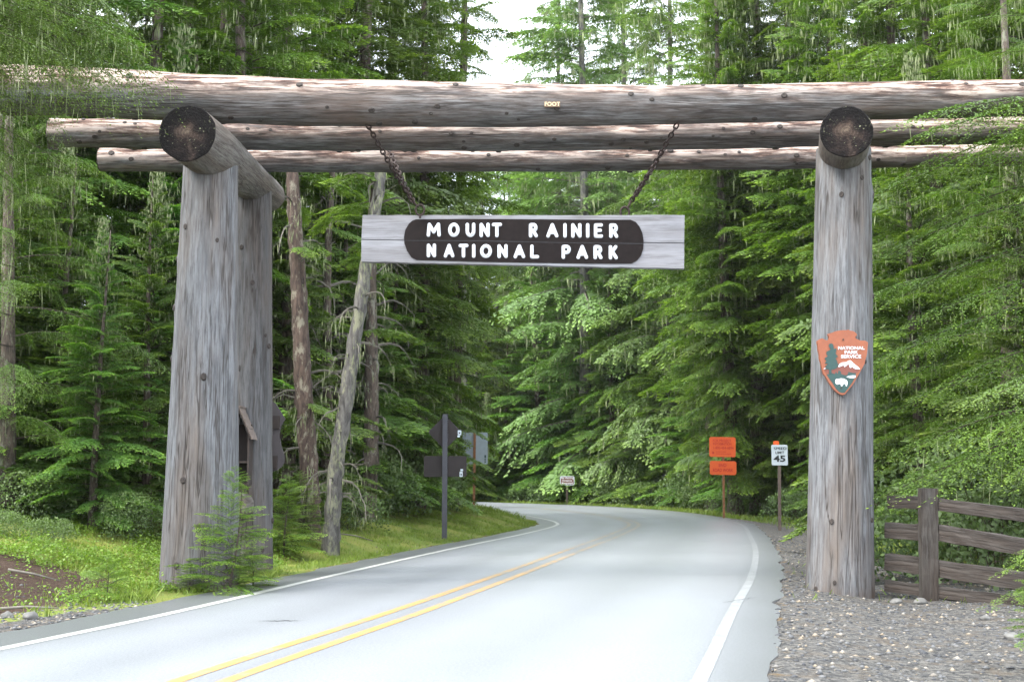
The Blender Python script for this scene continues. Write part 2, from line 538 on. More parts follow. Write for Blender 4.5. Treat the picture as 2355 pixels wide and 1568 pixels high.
def catmull(pts, n):
    pts = np.array(pts, float)
    p = np.vstack([2 * pts[0] - pts[1], pts, 2 * pts[-1] - pts[-2]])
    out = []
    for i in range(1, len(p) - 2):
        t = np.linspace(0, 1, n, endpoint=False)[:, None]
        a, b_, c_, d_ = p[i - 1], p[i], p[i + 1], p[i + 2]
        out.append(0.5 * ((2 * b_) + (-a + c_) * t + (2 * a - 5 * b_ + 4 * c_ - d_) * t ** 2 + (-a + 3 * b_ - 3 * c_ + d_) * t ** 3))
    out.append(pts[-1:])
    return np.vstack(out)


NS = 24
LP = catmull([(x, y, z) for (x, y), z in zip(LE, LZ)], NS)
RP = catmull([(x, y, z) for (x, y), z in zip(RE, RZ)], NS)


def tang(p):
    t = np.gradient(p[:, :2], axis=0)
    return t / np.linalg.norm(t, axis=1)[:, None]


LT, RT = tang(LP), tang(RP)


def road_dist(x, y):
    """signed distances outside the left and the right pavement edge, and height of the nearer edge"""
    x = np.asarray(x, float).ravel(); y = np.asarray(y, float).ravel()
    dl = np.empty_like(x); dr = np.empty_like(x); zz = np.empty_like(x)
    for s in range(0, len(x), 20000):
        X, Y = x[s:s + 20000, None], y[s:s + 20000, None]
        A = (X - LP[None, :, 0]) ** 2 + (Y - LP[None, :, 1]) ** 2
        i = A.argmin(1)
        n = -(LT[i, 1] * (X[:, 0] - LP[i, 0]) - LT[i, 0] * (Y[:, 0] - LP[i, 1]))
        dl[s:s + 20000] = np.sqrt(A.min(1)) * np.sign(n)
        B = (X - RP[None, :, 0]) ** 2 + (Y - RP[None, :, 1]) ** 2
        j = B.argmin(1)
        n = (RT[j, 1] * (X[:, 0] - RP[j, 0]) - RT[j, 0] * (Y[:, 0] - RP[j, 1]))
        dr[s:s + 20000] = np.sqrt(B.min(1)) * np.sign(n)
        zz[s:s + 20000] = np.where(A.min(1) < B.min(1), LP[i, 2], RP[j, 2])
    return dl, dr, zz


def vnoise(x, y, s, seed=0):
    """cheap smooth value noise"""
    r = np.random.default_rng(seed).random((64, 64))
    u, v = np.asarray(x) / s, np.asarray(y) / s
    iu, iv = np.floor(u).astype(int), np.floor(v).astype(int)
    fu, fv = u - iu, v - iv
    fu, fv = fu * fu * (3 - 2 * fu), fv * fv * (3 - 2 * fv)
    g = lambda a, b_: r[a % 64, b_ % 64]
    return (g(iu, iv) * (1 - fu) + g(iu + 1, iv) * fu) * (1 - fv) + (g(iu, iv + 1) * (1 - fu) + g(iu + 1, iv + 1) * fu) * fv


def sstep(a, b_, x):
    t = np.clip((x - a) / (b_ - a), 0, 1)
    return t * t * (3 - 2 * t)


def ground_z(x, y, full=False):
    sh = np.shape(x)
    x = np.asarray(x, float).ravel(); y = np.asarray(y, float).ravel()
    dl, dr, rz = road_dist(x, y)
    start = 1.7 - 1.2 * sstep(22, 29, y)
    bank = 0.31 * np.clip(dl - start, 0, None)
    bank = 1.25 * (1 - np.exp(-bank / 1.25))
    farleft = 0.05 * np.clip(dl - 8, 0, 40)
    zl = bank + farleft * 0.6
    zr = -0.15 * sstep(0.1, 1.6, dr) + 0.04 * np.clip(dr - 7, 0, 30)
    inside = (dl < 0.0) & (dr < 0.0)
    z = np.where(dl > 0, zl, np.where(dr > 0, zr, 0.0)) + rz
    out = np.clip(np.maximum(dl, dr), 0, None)
    z = z + (vnoise(x, y, 1.1, 1) - 0.5) * 0.16 * sstep(0.3, 2.0, out) * np.where(dl > 0, 1, 0.35)
    z = z + (vnoise(x, y, 0.33, 2) - 0.5) * 0.07 * sstep(0.15, 1.0, out) * np.where(dl > 0, 1, 0.4)
    z = z + 0.16 * np.clip(y - 118, 0, 400) * sstep(2, 30, out)
    z = z - 0.05 * (1 - sstep(-0.3, 0.02, np.maximum(dl, dr))) - 0.012 * inside - 0.012 * (out < 0.05)
    if full: return z.reshape(sh), dl.reshape(sh), dr.reshape(sh)
    return z.reshape(sh)


def gz(x, y):
    return float(ground_z(np.array([x]), np.array([y]))[0])


# ground sheet
def axis(parts):
    o = [parts[0][0]]
    for a, b_, s in parts:
        o += list(np.arange(a, b_, s)[1:]) + [b_]
    return np.array(o)


gx = axis([(-260, -60, 20), (-60, -20, 3), (-20, -12, .5), (-12, 14, .2), (14, 24, .6), (24, 60, 3), (60, 260, 20)])
gy = axis([(-40, 6, 3), (6, 12, .4), (12, 32, .2), (32, 62, .4), (62, 120, 1.2), (120, 200, 5), (200, 500, 30)])
GX, GY = np.meshgrid(gx, gy)
GZ, DL, DR = ground_z(GX, GY, True)
nx_, ny_ = len(gx), len(gy)
idx = np.arange(nx_ * ny_).reshape(ny_, nx_)
fq = np.stack([idx[:-1, :-1], idx[:-1, 1:], idx[1:, 1:], idx[1:, :-1]], -1).reshape(-1, 4)
gm = bpy.data.meshes.new('ground')
gm.vertices.add(nx_ * ny_)
gm.vertices.foreach_set('co', np.stack([GX, GY, GZ], -1).astype(np.float32).reshape(-1))
gm.loops.add(fq.size)
gm.loops.foreach_set('vertex_index', fq.astype(np.int32).reshape(-1))
gm.polygons.add(len(fq))
gm.polygons.foreach_set('loop_start', np.arange(0, fq.size, 4, dtype=np.int32))
gm.materials.append(M_GROUND)
gm.update(calc_edges=True)
gm.polygons.foreach_set('use_smooth', np.ones(len(fq), bool))
x_, y_ = GX, GY
dirt = np.where(DL > 0, sstep(0.8, 1.3, DL) * (1 - sstep(19.0, 21.5, y_ + 1.2 * np.clip(GX + 5.9, 0, 3))) * .95 + 0.38 * sstep(1.6, 2.6, DL) * sstep(24, 26, y_) * (1 - sstep(5, 6, DL)), 0.0)
gravel = np.where(DR > -.4, 1.45 - 0.5 * sstep(26, 34, y_) - sstep(2.0 + 2.5 * (y_ < 24), 3.2 + 3 * (y_ < 24), DR) * 1.2 * (y_ > 21) - 0.9 * sstep(5.0, 7, DR), 0.0)
gravel = gravel + np.where((DL > 0) & (y_ < 17.2), (1 - sstep(0.25, 0.9, DL)) * sstep(17, 15, y_) * 0.95, 0)
gravel = np.where((DR > 0) & (y_ > 60), 0.45 * (1 - sstep(0.4, 1, DR)), gravel)
floor = sstep(5.2, 7.0, DL) * 1.3 + sstep(4.6, 6.5, DR) * 1.3
litter = np.where(DL > 0, 1 - sstep(0.05, 0.3, DL), 0) * 0.65 * sstep(21, 24, y_) + np.where(DR > 0, 1 - sstep(0.05, 0.35, DR), 0) * 0.4
for nm, v in (('dirt', dirt), ('gravel', gravel), ('floor', floor), ('litter', litter)):
    a = gm.attributes.new(nm, 'FLOAT', 'POINT')
    a.data.foreach_set('value', v.astype(np.float32).reshape(-1))
go = bpy.data.objects.new('ground', gm); COL.objects.link(go)
tag(go, 'mossy verge, dirt bank, gravel shoulder and forest floor beside the road', kind='structure')


# road sheet and markings
def strip(name, u0, u1, z, mat, cols=2, wob=0.0, i0=0, i1=None, off0=0.0, off1=0.0, thick=0.0):
    """u is a fraction across the pavement, off a metric offset to the right"""
    A, B = LP[i0:i1], RP[i0:i1]
    d = B - A
    w = np.linalg.norm(d[:, :2], axis=1)[:, None]
    n = d / w
    V, att = [], []
    rr = np.random.default_rng(5)
    for k in range(cols):
        t = k / (cols - 1)
        u = u0 + (u1 - u0) * t
        o_ = off0 + (off1 - off0) * t
        if wob and k in (0, cols - 1):
            o_ = o_ + (vnoise(A[:, 1] * .9, A[:, 0] * .9, 0.8, 3 + k)[:, None] - .5) * wob + (vnoise(A[:, 1] * 3, A[:, 0] * 3, 0.8, 9 + k)[:, None] - .5) * .035
        p = A + d * u + n * o_
        p[:, 2] += z
        V.append(p); att.append(np.clip((u * w[:, 0] + (o_ if np.isscalar(o_) else o_[:, 0])) / w[:, 0], 0, 1))
    V = np.stack(V, 1); att = np.stack(att, 1)
    m_, c_ = V.shape[:2]
    if thick:
        lo = V[:, :1].copy(); lo[:, :, 2] -= thick
        hi = V[:, -1:].copy(); hi[:, :, 2] -= thick
        V = np.concatenate([lo, V, hi], 1); att = np.concatenate([att[:, :1], att, att[:, -1:]], 1); c_ += 2
    ii = np.arange(m_ * c_).reshape(m_, c_)
    f = np.stack([ii[:-1, :-1], ii[:-1, 1:], ii[1:, 1:], ii[1:, :-1]], -1).reshape(-1, 4)
    me = meshdata(name, V.reshape(-1, 3), f.tolist(), [mat])
    a = me.attributes.new('across', 'FLOAT', 'POINT'); a.data.foreach_set('value', att.astype(np.float32).reshape(-1))
    return mobj(name, me)


LPf, RPf = LP, RP
LP = catmull([(x, y, z) for (x, y), z in zip(LE, LZ)], 80)
RP = catmull([(x, y, z) for (x, y), z in zip(RE, RZ)], 80)
ro = strip('road', 0, 1, 0, M_ASPH, 14, wob=0.16, thick=0.08)
tag(ro, 'two lane asphalt road, damp and pale, bending left into the forest', kind='structure')
LW = strip('road_edge_line', 0, 0, .004, M_LINEW, 2, off0=.70, off1=.84)
tag(LW, 'solid white line along the left edge of the road', kind='structure')
RW = strip('road_edge_line', 1, 1, .004, M_LINEF, 2, off0=-.58, off1=-.45)
tag(RW, 'faded white line along the right edge of the road', kind='structure')
for s in (-1, 1):
    yl = strip('centre_line', .444, .444, .004, M_LINEY, 2, off0=s * .19 - .065, off1=s * .19 + .065)
    tag(yl, ('left' if s < 0 else 'right') + ' stripe of the double yellow centre line', kind='structure')
LP, RP = LPf, RPf


# ------------------------------------------------------------------ logs
def frame(p0, p1, up=Vector((0, 0, 1))):
    z = (p1 - p0).normalized()
    if abs(z.dot(up)) > 0.95:
        up = Vector((0, -1, 0))
    y = (up - z * up.dot(z)).normalized()
    x = y.cross(z)
    M = Matrix((x, y, z)).transposed().to_4x4()
    M.translation = p0
    return M


def log(name, pts, rads, mat, parent, seg=64, ring_len=.12, amp=.012, seed=0, knots=0, groove=None, endmat=None, ends=(True, True), label=None, flat=0.0):
    r_ = np.random.default_rng(seed)
    p0, p1 = pts[0], pts[-1]
    M = frame(p0, p1)
    Mi = M.inverted()
    L = [Mi @ p for p in pts]
    zs = np.array([v.z for v in L]); xs = np.array([v.x for v in L]); ys = np.array([v.y for v in L])
    n = max(6, int(zs[-1] / ring_len))
    Z = np.linspace(0, zs[-1], n)
    # smooth interpolation
    ker = np.ones(5) / 5
    def itp(v):
        w = np.interp(Z, zs, v)
        if len(pts) > 2 and n > 12:
            for _ in range(int(n / 10)):
                w[1:-1] = (w[:-2] + 2 * w[1:-1] + w[2:]) / 4
        return w
    CXs, CYs, R = itp(xs), itp(ys), itp(np.array(rads))
    th = np.linspace(0, 2 * np.pi, seg, endpoint=False)
    T, ZZ = np.meshgrid(th, Z)
    ph = r_.random(6) * 6.28
    lobes = sum(np.sin(k * T + ph[k]) * (.018 / k) for k in (2, 3, 5))
    nv = vnoise(T / 6.2832 * 18, ZZ * 1.3, 1.0, seed + 11) - .5
    nv += (vnoise(T / 6.2832 * 40, ZZ * .8, 1.0, seed + 12) - .5) * .7
    seam = np.minimum(T, 2 * np.pi - T) / .5
    nv *= np.clip(seam, 0, 1)
    RR = R[:, None] * (1 + lobes * .45) + nv * amp
    fm = np.zeros((n - 1, seg), int)
    if groove is not None:
        for ga, z0, z1, dp in groove:
            j = int(round((ga + 0.03 * 0) / (2 * np.pi) * seg)) % seg
            mk = (Z >= z0) & (Z <= z1)
            RR[mk, j] -= dp * np.clip(np.minimum(Z[mk] - z0, z1 - Z[mk]) * 3, 0, 1)
    kn = []
    for _ in range(knots):
        ka, kz = r_.random() * 2 * np.pi, r_.random() * zs[-1]
        ks = .032 + .034 * r_.random()
        rloc = np.interp(kz, Z, R)
        dT = np.abs((T - ka + np.pi) % (2 * np.pi) - np.pi) * rloc
        dd = np.sqrt(dT ** 2 + ((ZZ - kz) * .6) ** 2)
        RR += ks * .3 * np.exp(-(dd / (ks * 1.6)) ** 2)
        kn.append((ka, kz, ks, rloc))
    X = CXs[:, None] + RR * np.cos(T); Y = CYs[:, None] + RR * np.sin(T)
    V = np.stack([X, Y, ZZ], -1).reshape(-1, 3)
    ii = np.arange(n * seg).reshape(n, seg)
    f = np.stack([ii[:-1], np.roll(ii[:-1], -1, 1), np.roll(ii[1:], -1, 1), ii[1:]], -1).reshape(-1, 4).tolist()
    fmi = [0] * len(f)
    V = V.tolist()
    # knot stubs
    for ka, kz, ks, rloc in kn:
        c = np.array([np.interp(kz, Z, CXs) + (rloc + ks * .3) * math.cos(ka), np.interp(kz, Z, CYs) + (rloc + ks * .3) * math.sin(ka), kz])
        o_ = np.array([math.cos(ka), math.sin(ka), 0]); t1 = np.array([-math.sin(ka), math.cos(ka), 0]); t2 = np.array([0, 0, 1.])
        b0 = len(V)
        for rr_, hh in ((ks * .75, -.02), (ks * .6, ks * .28), (ks * .35, ks * .2)):
            for q in range(8):
                a_ = q * math.pi / 4
                V.append((c + o_ * hh + t1 * rr_ * math.cos(a_) + t2 * rr_ * 1.3 * math.sin(a_)).tolist())
        for lv in range(2):
            for q in range(8):
                f.append([b0 + lv * 8 + q, b0 + lv * 8 + (q + 1) % 8, b0 + lv * 8 + 8 + (q + 1) % 8, b0 + lv * 8 + 8 + q]); fmi.append(1)
        f.append([b0 + 16 + q for q in range(8)]); fmi.append(1)
    me = meshdata(name, V, f, [mat, M_KNOT], fmi, smooth=True)
    o = mobj(name, me, parent, M)
    if label: o['label'] = label
    for e in (0, 1):
        if not ends[e]: continue
        k = 0 if e == 0 else n - 1
        rim = np.stack([X[k], Y[k]], -1); cen = np.array([CXs[k], CYs[k]])
        sgn = -1 if e == 0 else 1
        EV, EF = [], []
        fr = [1.0, .96, .85, .7, .5, .3, .12]
        for q, s in enumerate(fr):
            for j in range(seg):
                p = (rim[j] - cen) * s
                dz = sgn * (0.0 if q == 0 else .012 + .016 * (vnoise(p[0] * 9 + 5, p[1] * 9 + 9, 1, seed + 3) - .5))
                EV.append((p[0], p[1], dz))
        for q in range(len(fr) - 1):
            for j in range(seg):
                a_, b_ = q * seg + j, q * seg + (j + 1) % seg
                ff = [a_, b_, b_ + seg, a_ + seg]
                EF.append(ff if e == 1 else ff[::-1])
        last = (len(fr) - 1) * seg
        ff = list(range(last, last + seg)); EF.append(ff if e == 1 else ff[::-1])
        eme = meshdata('log_end', EV, EF, [endmat or M_END], smooth=False)
        ME = M @ Matrix.Translation((cen[0], cen[1], Z[k]))
        mobj('log_end', eme, o, ME)
    return o


Y1, Y2, Y3 = 19.6, 20.85, 22.1
gate = empty('log_gateway', (0, 19.5, 0), 'rustic gateway of huge grey log posts carrying three log beams over the road', 'gateway')


def ground_pt(px, Y, dz=-.15):
    r = ray(px, 1300)
    x = (px - CX) / F * Y
    z = gz(x, Y)
    x = (px - CX) / F * (Y * _cp + (z - EYE) * _sp)
    return Vector((x, Y, z + dz))


def post(pb, pt, ptop_y, Y, rb, rt, seed, groove, label):
    b_ = ground_pt(pb, Y, -.2)
    t_ = P(pt, ptop_y, Y)
    m1 = b_.lerp(t_, .12); m2 = b_.lerp(t_, .5)
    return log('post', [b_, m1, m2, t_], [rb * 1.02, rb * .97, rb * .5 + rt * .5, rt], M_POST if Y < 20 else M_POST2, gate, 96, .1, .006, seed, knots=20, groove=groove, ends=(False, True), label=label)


post(458, 486, 352, 19.5, .575, .402, 1, [(math.radians(150), .4, 7, .02), (math.radians(75), 0, 3.6, .022), (math.radians(100), 2.5, 6, .012)], 'front left log post behind the small hemlock')
post(1930, 1940, 345, 19.5, .5, .412, 2, [(math.radians(91), 0, 6.1, .025), (math.radians(120), .3, 3.5, .014)], 'front right log post carrying the orange arrowhead')
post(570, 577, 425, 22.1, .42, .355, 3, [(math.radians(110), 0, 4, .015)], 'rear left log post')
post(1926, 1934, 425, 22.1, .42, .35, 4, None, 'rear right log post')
# cross logs
a0, ra = PR(431, 307, 18.25, 66)
zb = P(477, 401, 19.1).z + .40
a1 = Vector((P(477, 401, 19.1).x, 19.3, zb))
a2b = P(575, 455, 21.75)
a2 = Vector((a2b.x, 22.1, a2b.z + .31))
a3 = a2 + (a2 - a1).normalized() * 1.15
log('cross_log', [a0, a1, a2, a3], [ra, .41, .31, .285], M_CROSS, gate, 72, .1, .015, 6, knots=5, label='left cross log with rotted end')
b0, rb_ = PR(1947, 303, 18.25, 60)
b2 = P(1936, 452, 21.75); b2 = Vector((b2.x, 22.1, b2.z + .30))
b1 = b0.lerp(b2, .25)
log('cross_log', [b0, b1, b2, b2 + (b2 - b1).normalized() * 1.1], [rb_, .37, .3, .28], M_CROSS, gate, 72, .1, .015, 7, knots=4, label='right cross log with blackened end')


def beam(lst, Y, seed, knots, ends, label):
    pts, rs = [], []
    for x, yt, yb in lst:
        p, r = PR(x, (yt + yb) / 2, Y, (yb - yt) / 2)
        pts.append(p); rs.append(r)
    return log('crossbeam', pts, rs, M_BEAM, gate, 72, .1, .018, seed, knots=knots, ends=ends, label=label)


beam([(8, 150, 262), (240, 158, 268), (430, 172, 277), (700, 183, 290), (1000, 189, 291), (1177, 193, 291), (1500, 199, 288), (1700, 196, 281), (2000, 190, 275), (2380, 184, 267), (2700, 180, 262)], Y1, 21, 60, (True, True), 'front beam, thickest of the three')
beam([(118, 273, 339), (360, 278, 341), (700, 284, 347), (1177, 284, 347), (1500, 283, 345), (1850, 276, 337), (2100, 272, 334), (2420, 264, 330)], Y2, 22, 100, (True, True), 'middle beam with many knots')
beam([(232, 341, 395), (520, 340, 396), (1000, 342, 396), (1400, 341, 393), (1850, 338, 388), (2200, 334, 383), (2380, 332, 381)], Y3, 23, 75, (True, True), 'rear beam')


# ------------------------------------------------------------------ generic solids
def box(name, c, s, mat, parent=None, R=None, bev=0.0, label=None):
    M = Matrix.Translation(c)
    if R is not None: M = M @ R
    x, y, z = [v / 2 for v in s]
    import bmesh
    bm = bmesh.new()
    bmesh.ops.create_cube(bm, size=1)
    for v in bm.verts: v.co = Vector((v.co.x * s[0], v.co.y * s[1], v.co.z * s[2]))
    if bev: bmesh.ops.bevel(bm, geom=bm.edges[:], offset=bev, segments=2, affect='EDGES')
    me = bpy.data.meshes.new(name); bm.to_mesh(me); bm.free()
    me.materials.append(mat)
    o = mobj(name, me, parent, M)
    if label: o['label'] = label
    return o


def prism(name, outline, y0, y1, mat, parent=None, M=None, label=None, bevel=0.0):
    """outline (x,z) extruded from y0 (front) to y1 (back) in the local frame M"""
    n = len(outline)
    V = [(x, y0, z) for x, z in outline] + [(x, y1, z) for x, z in outline]
    A = sum(outline[i][0] * outline[(i + 1) % n][1] - outline[(i + 1) % n][0] * outline[i][1] for i in range(n))
    fwd = list(range(n)) if A > 0 else list(range(n))[::-1]
    Fc = [fwd, [i + n for i in fwd[::-1]]]
    for k in range(n):
        i, j = fwd[k], fwd[(k + 1) % n]
        Fc.append([j, i, i + n, j + n])
    me = meshdata(name, V, Fc, [mat])
    o = mobj(name, me, parent, M)
    if label: o['label'] = label
    return o


def tube(name, pts, rads, mat, parent=None, seg=8, M=None, cap=True):
    V, Fc = [], []
    pts = [Vector(p) for p in pts]
    for i, p in enumerate(pts):
        t = (pts[min(i + 1, len(pts) - 1)] - pts[max(i - 1, 0)]).normalized()
        u = t.orthogonal().normalized() if i == 0 else (u - t * u.dot(t)).normalized()
        w = t.cross(u)
        for k in range(seg):
            a = 2 * math.pi * k / seg
            V.append(p + (u * math.cos(a) + w * math.sin(a)) * rads[i])
    for i in range(len(pts) - 1):
        for k in range(seg):
            Fc.append([i * seg + k, i * seg + (k + 1) % seg, (i + 1) * seg + (k + 1) % seg, (i + 1) * seg + k])
    if cap:
        Fc.append(list(range(seg))[::-1]); Fc.append([(len(pts) - 1) * seg + k for k in range(seg)])
    me = meshdata(name, V, Fc, [mat], smooth=True)
    return mobj(name, me, parent, M)


def text(name, s, size, mat, M, parent, align='CENTER', depth=.002, sx=1.0, bold=0.0):
    cu = bpy.data.curves.new(name, 'FONT')
    cu.body = s
    cu.size = size
    cu.align_x = align
    cu.align_y = 'CENTER'
    cu.extrude = depth
    cu.offset = bold
    cu.resolution_u = 3
    tmp = bpy.data.objects.new('tmp', cu); COL.objects.link(tmp)
    dg = bpy.context.evaluated_depsgraph_get()
    me = bpy.data.meshes.new_from_object(tmp.evaluated_get(dg))
    bpy.data.objects.remove(tmp)
    me.name = name
    co = np.empty(len(me.vertices) * 3, np.float32); me.vertices.foreach_get('co', co)
    co = co.reshape(-1, 3); co[:, 0] *= sx
    me.vertices.foreach_set('co', co.reshape(-1))
    me.materials.clear(); me.materials.append(mat)
    # font lies in XY; stand it up in XZ
    return mobj(name, me, parent, M @ Matrix.Rotation(math.pi / 2, 4, 'X'))


# ------------------------------------------------------------------ hanging sign
# local frame: X right, Z up, Y away from the viewer; scale: metres; built from corner points
YS = 20.85
tl, tr_, bl, br = P(836, 497, YS + .22), P(1574, 497, YS - .22), P(833, 603, YS + .22), P(1573, 619, YS - .22)
cen = (tl + tr_ + bl + br) / 4
ux = ((tr_ + br) - (tl + bl)); ux.z = 0; wid = ux.length / 2; ux.normalize()
MS = Matrix((ux, Vector((0, 0, 1)).cross(ux), Vector((0, 0, 1)))).transposed().to_4x4(); MS.translation = cen
MSi = MS.inverted()
sign = empty('hanging_sign', cen, 'long grey plank sign reading MOUNT RAINIER NATIONAL PARK hung from chains', 'sign')
L4 = [MSi @ p for p in (tl, tr_, bl, br)]
ml, mr = MSi @ P(833, 553, YS + .22), MSi @ P(1573, 561, YS - .22)


def lerp2(a, b_, n, wob, sd):
    r_ = np.random.default_rng(sd)
    o = []
    for i in range(n + 1):
        t = i / n
        o.append((a[0] + (b_[0] - a[0]) * t, a[2] + (b_[2] - a[2]) * t + (r_.random() - .5) * wob * (0 < i < n)))
    return o


topE = lerp2(L4[0], L4[1], 26, .012, 1)
midE = lerp2(ml, mr, 26, .006, 2)
botE = lerp2(L4[2], L4[3], 26, .010, 3)
prism('plank', topE + [(x, z + .006) for x, z in midE[::-1]], -.07, .07, M_PLANK, sign, MS, 'upper grey plank')
prism('plank', [(x, z - .006) for x, z in midE] + botE[::-1], -.068, .07, M_PLANK, sign, MS, 'lower grey plank')


def on(px, py):
    """sign-face coordinates of a view pixel"""
    o_, d_ = Vector((0, 0, EYE)), ray(px, py)
    n_ = MS.to_3x3() @ Vector((0, 1, 0))
    t = (cen - o_).dot(n_) / d_.dot(n_)
    q = MSi @ (o_ + d_ * t)
    return (q.x, q.z)


# dark panel: straight top and bottom, bulging ends
pl = []
for x, y in [(958, 507), (1100, 506), (1250, 507), (1380, 508), (1450, 508), (1462, 513), (1471, 524), (1477, 538), (1480, 556), (1479, 574), (1474, 590), (1465, 601), (1452, 608), (1350, 608), (1150, 605), (960, 600), (948, 594), (938, 579), (932, 562), (931, 547), (934, 531), (942, 517), (950, 510)]:
    pl.append(on(x, y))
midp = [on(931, 556.5), on(1480, 560)]
up = [p for p in pl if p[1] > midp[0][1] + (midp[1][1] - midp[0][1]) * (p[0] - midp[0][0]) / (midp[1][0] - midp[0][0])]
prism('panel', pl, -.084, -.066, M_PANEL, sign, MS)
prism('panel_seam', [on(932, 555), on(1100, 555.5), on(1300, 560), on(1479, 562), on(1479, 563.2), on(1300, 561), on(1100, 556.8), on(932, 556)], -.0855, -.08, M_BLACK, sign, MS)

# rounded stroke letters (unit box width x height 1)
def arc(cx, cy, rx, ry, a0_, a1_, n=9):
    return [(cx + rx * math.cos(math.radians(a0_ + (a1_ - a0_) * i / n)), cy + ry * math.sin(math.radians(a0_ + (a1_ - a0_) * i / n))) for i in range(n + 1)]


GL = {
    'M': (.95, [[(0, 0), (.07, 1), (.47, .3), (.88, 1), (.95, 0)]]),
    'O': (.85, [arc(.425, .5, .425, .5, 90, 450, 20)]),
    'U': (.8, [[(0, 1), (0, .38)] + arc(.4, .4, .4, .4, 180, 360, 9) + [(.8, 1)]]),
    'N': (.78, [[(0, 0), (0, 1), (.78, 0), (.78, 1)]]),
    'T': (.8, [[(0, 1), (.8, 1)], [(.4, 1), (.4, 0)]]),
    'R': (.7, [[(0, 0), (0, 1), (.38, 1)] + arc(.38, .74, .28, .26, 90, -90, 8) + [(0, .48)], [(.32, .48), (.7, 0)]]),
    'A': (.86, [[(0, 0), (.43, 1), (.86, 0)], [(.16, .3), (.7, .3)]]),
    'I': (.0, [[(0, 0), (0, 1)]]),
    'E': (.6, [[(.6, 1), (0, 1), (0, 0), (.6, 0)], [(0, .52), (.5, .52)]]),
    'L': (.58, [[(0, 1), (0, 0), (.58, 0)]]),
    'P': (.64, [[(0, 0), (0, 1), (.38, 1)] + arc(.38, .72, .28, .28, 90, -90, 8) + [(0, .44)]]),
    'K': (.7, [[(0, 0), (0, 1)], [(.66, 1), (.05, .42)], [(.22, .58), (.7, 0)]]),
}


def letter(ch, x0, x1, z0, z1, w, parent, M, y=-.084, depth=.022, mat=None):
    gw, strokes = GL[ch]
    V, Fc = [], []
    S = 10
    for st in strokes:
        pts = [((x0 + (x1 - x0) * (px / gw if gw else .5)), z0 + (z1 - z0) * pz) for px, pz in st]
        # resample into overlapping straight capsules with domed section
        for (ax, az_), (bx, bz) in zip(pts[:-1], pts[1:]):
            d = math.hypot(bx - ax, bz - az_)
            if d < 1e-6: continue
            tx, tz = (bx - ax) / d, (bz - az_) / d
            nxx, nzz = -tz, tx
            ring = []
            for k in range(S + 1):
                a_ = math.pi / 2 + math.pi * k / S
                ring.append((ax + (tx * math.cos(a_) + nxx * math.sin(a_)) * w, az_ + (tz * math.cos(a_) + nzz * math.sin(a_)) * w))
            for k in range(S + 1):
                a_ = -math.pi / 2 + math.pi * k / S
                ring.append((bx + (tx * math.cos(a_) + nxx * math.sin(a_)) * w, bz + (tz * math.cos(a_) + nzz * math.sin(a_)) * w))
            m_ = len(ring)
            cxm = [(ax, az_)] * (S + 1) + [(bx, bz)] * (S + 1)
            b0_ = len(V)
            for sc, dy in ((1.0, .003), (1.0, -depth * .45), (.8, -depth * .85), (.45, -depth)):
                for (rx, rz), (qx, qz) in zip(ring, cxm):
                    V.append((qx + (rx - qx) * sc, y + dy, qz + (rz - qz) * sc))
            for l_ in range(3):
                for k in range(m_):
                    Fc.append([b0_ + l_ * m_ + k, b0_ + l_ * m_ + (k + 1) % m_, b0_ + (l_ + 1) * m_ + (k + 1) % m_, b0_ + (l_ + 1) * m_ + k])
            Fc.append([b0_ + 3 * m_ + k for k in range(m_)])
    me = meshdata('letter', V, Fc, [mat or M_WHITE])
    return mobj('letter', me, parent, M)


row1 = [('M', 984, 1015), ('O', 1033, 1058), ('U', 1073, 1094), ('N', 1105, 1127), ('T', 1133, 1155), ('R', 1218, 1237), ('A', 1258, 1284), ('I', 1300, 1300), ('N', 1315, 1337), ('I', 1352, 1352), ('E', 1367, 1386), ('R', 1402, 1421)]
row2 = [('N', 984, 1004), ('A', 1023, 1046), ('T', 1057, 1078), ('I', 1091, 1091), ('O', 1106, 1132), ('N', 1146, 1168), ('A', 1183, 1208), ('L', 1221, 1240), ('P', 1293, 1312), ('A', 1327, 1352), ('R', 1366, 1385), ('K', 1401, 1420)]
for r_, yt0, yt1, yb0, yb1 in ((row1, 516, 518, 546, 549), (row2, 564, 568, 593, 598)):
    for ch, xa, xb in r_:
        t = ((xa + xb) / 2 - 984) / 440
        yt, yb = yt0 + (yt1 - yt0) * t, yb0 + (yb1 - yb0) * t
        pad = 3.2
        A0, B0 = on(xa + (pad if ch != 'I' else 0), yb - 2.6), on(xb - (pad if ch != 'I' else 0), yt + 2.6)
        letter(ch, A0[0], B0[0], A0[1], B0[1], .0285, sign, MS)


# eyebolts and chains
def torus_pts(c, ux_, uz_, rx, rz, n=20):
    return [c + ux_ * rx * math.cos(2 * math.pi * k / n) + uz_ * rz * math.sin(2 * math.pi * k / n) for k in range(n + 1)]


EX, EZ, EYv = Vector((1, 0, 0)), Vector((0, 0, 1)), Vector((0, 1, 0))


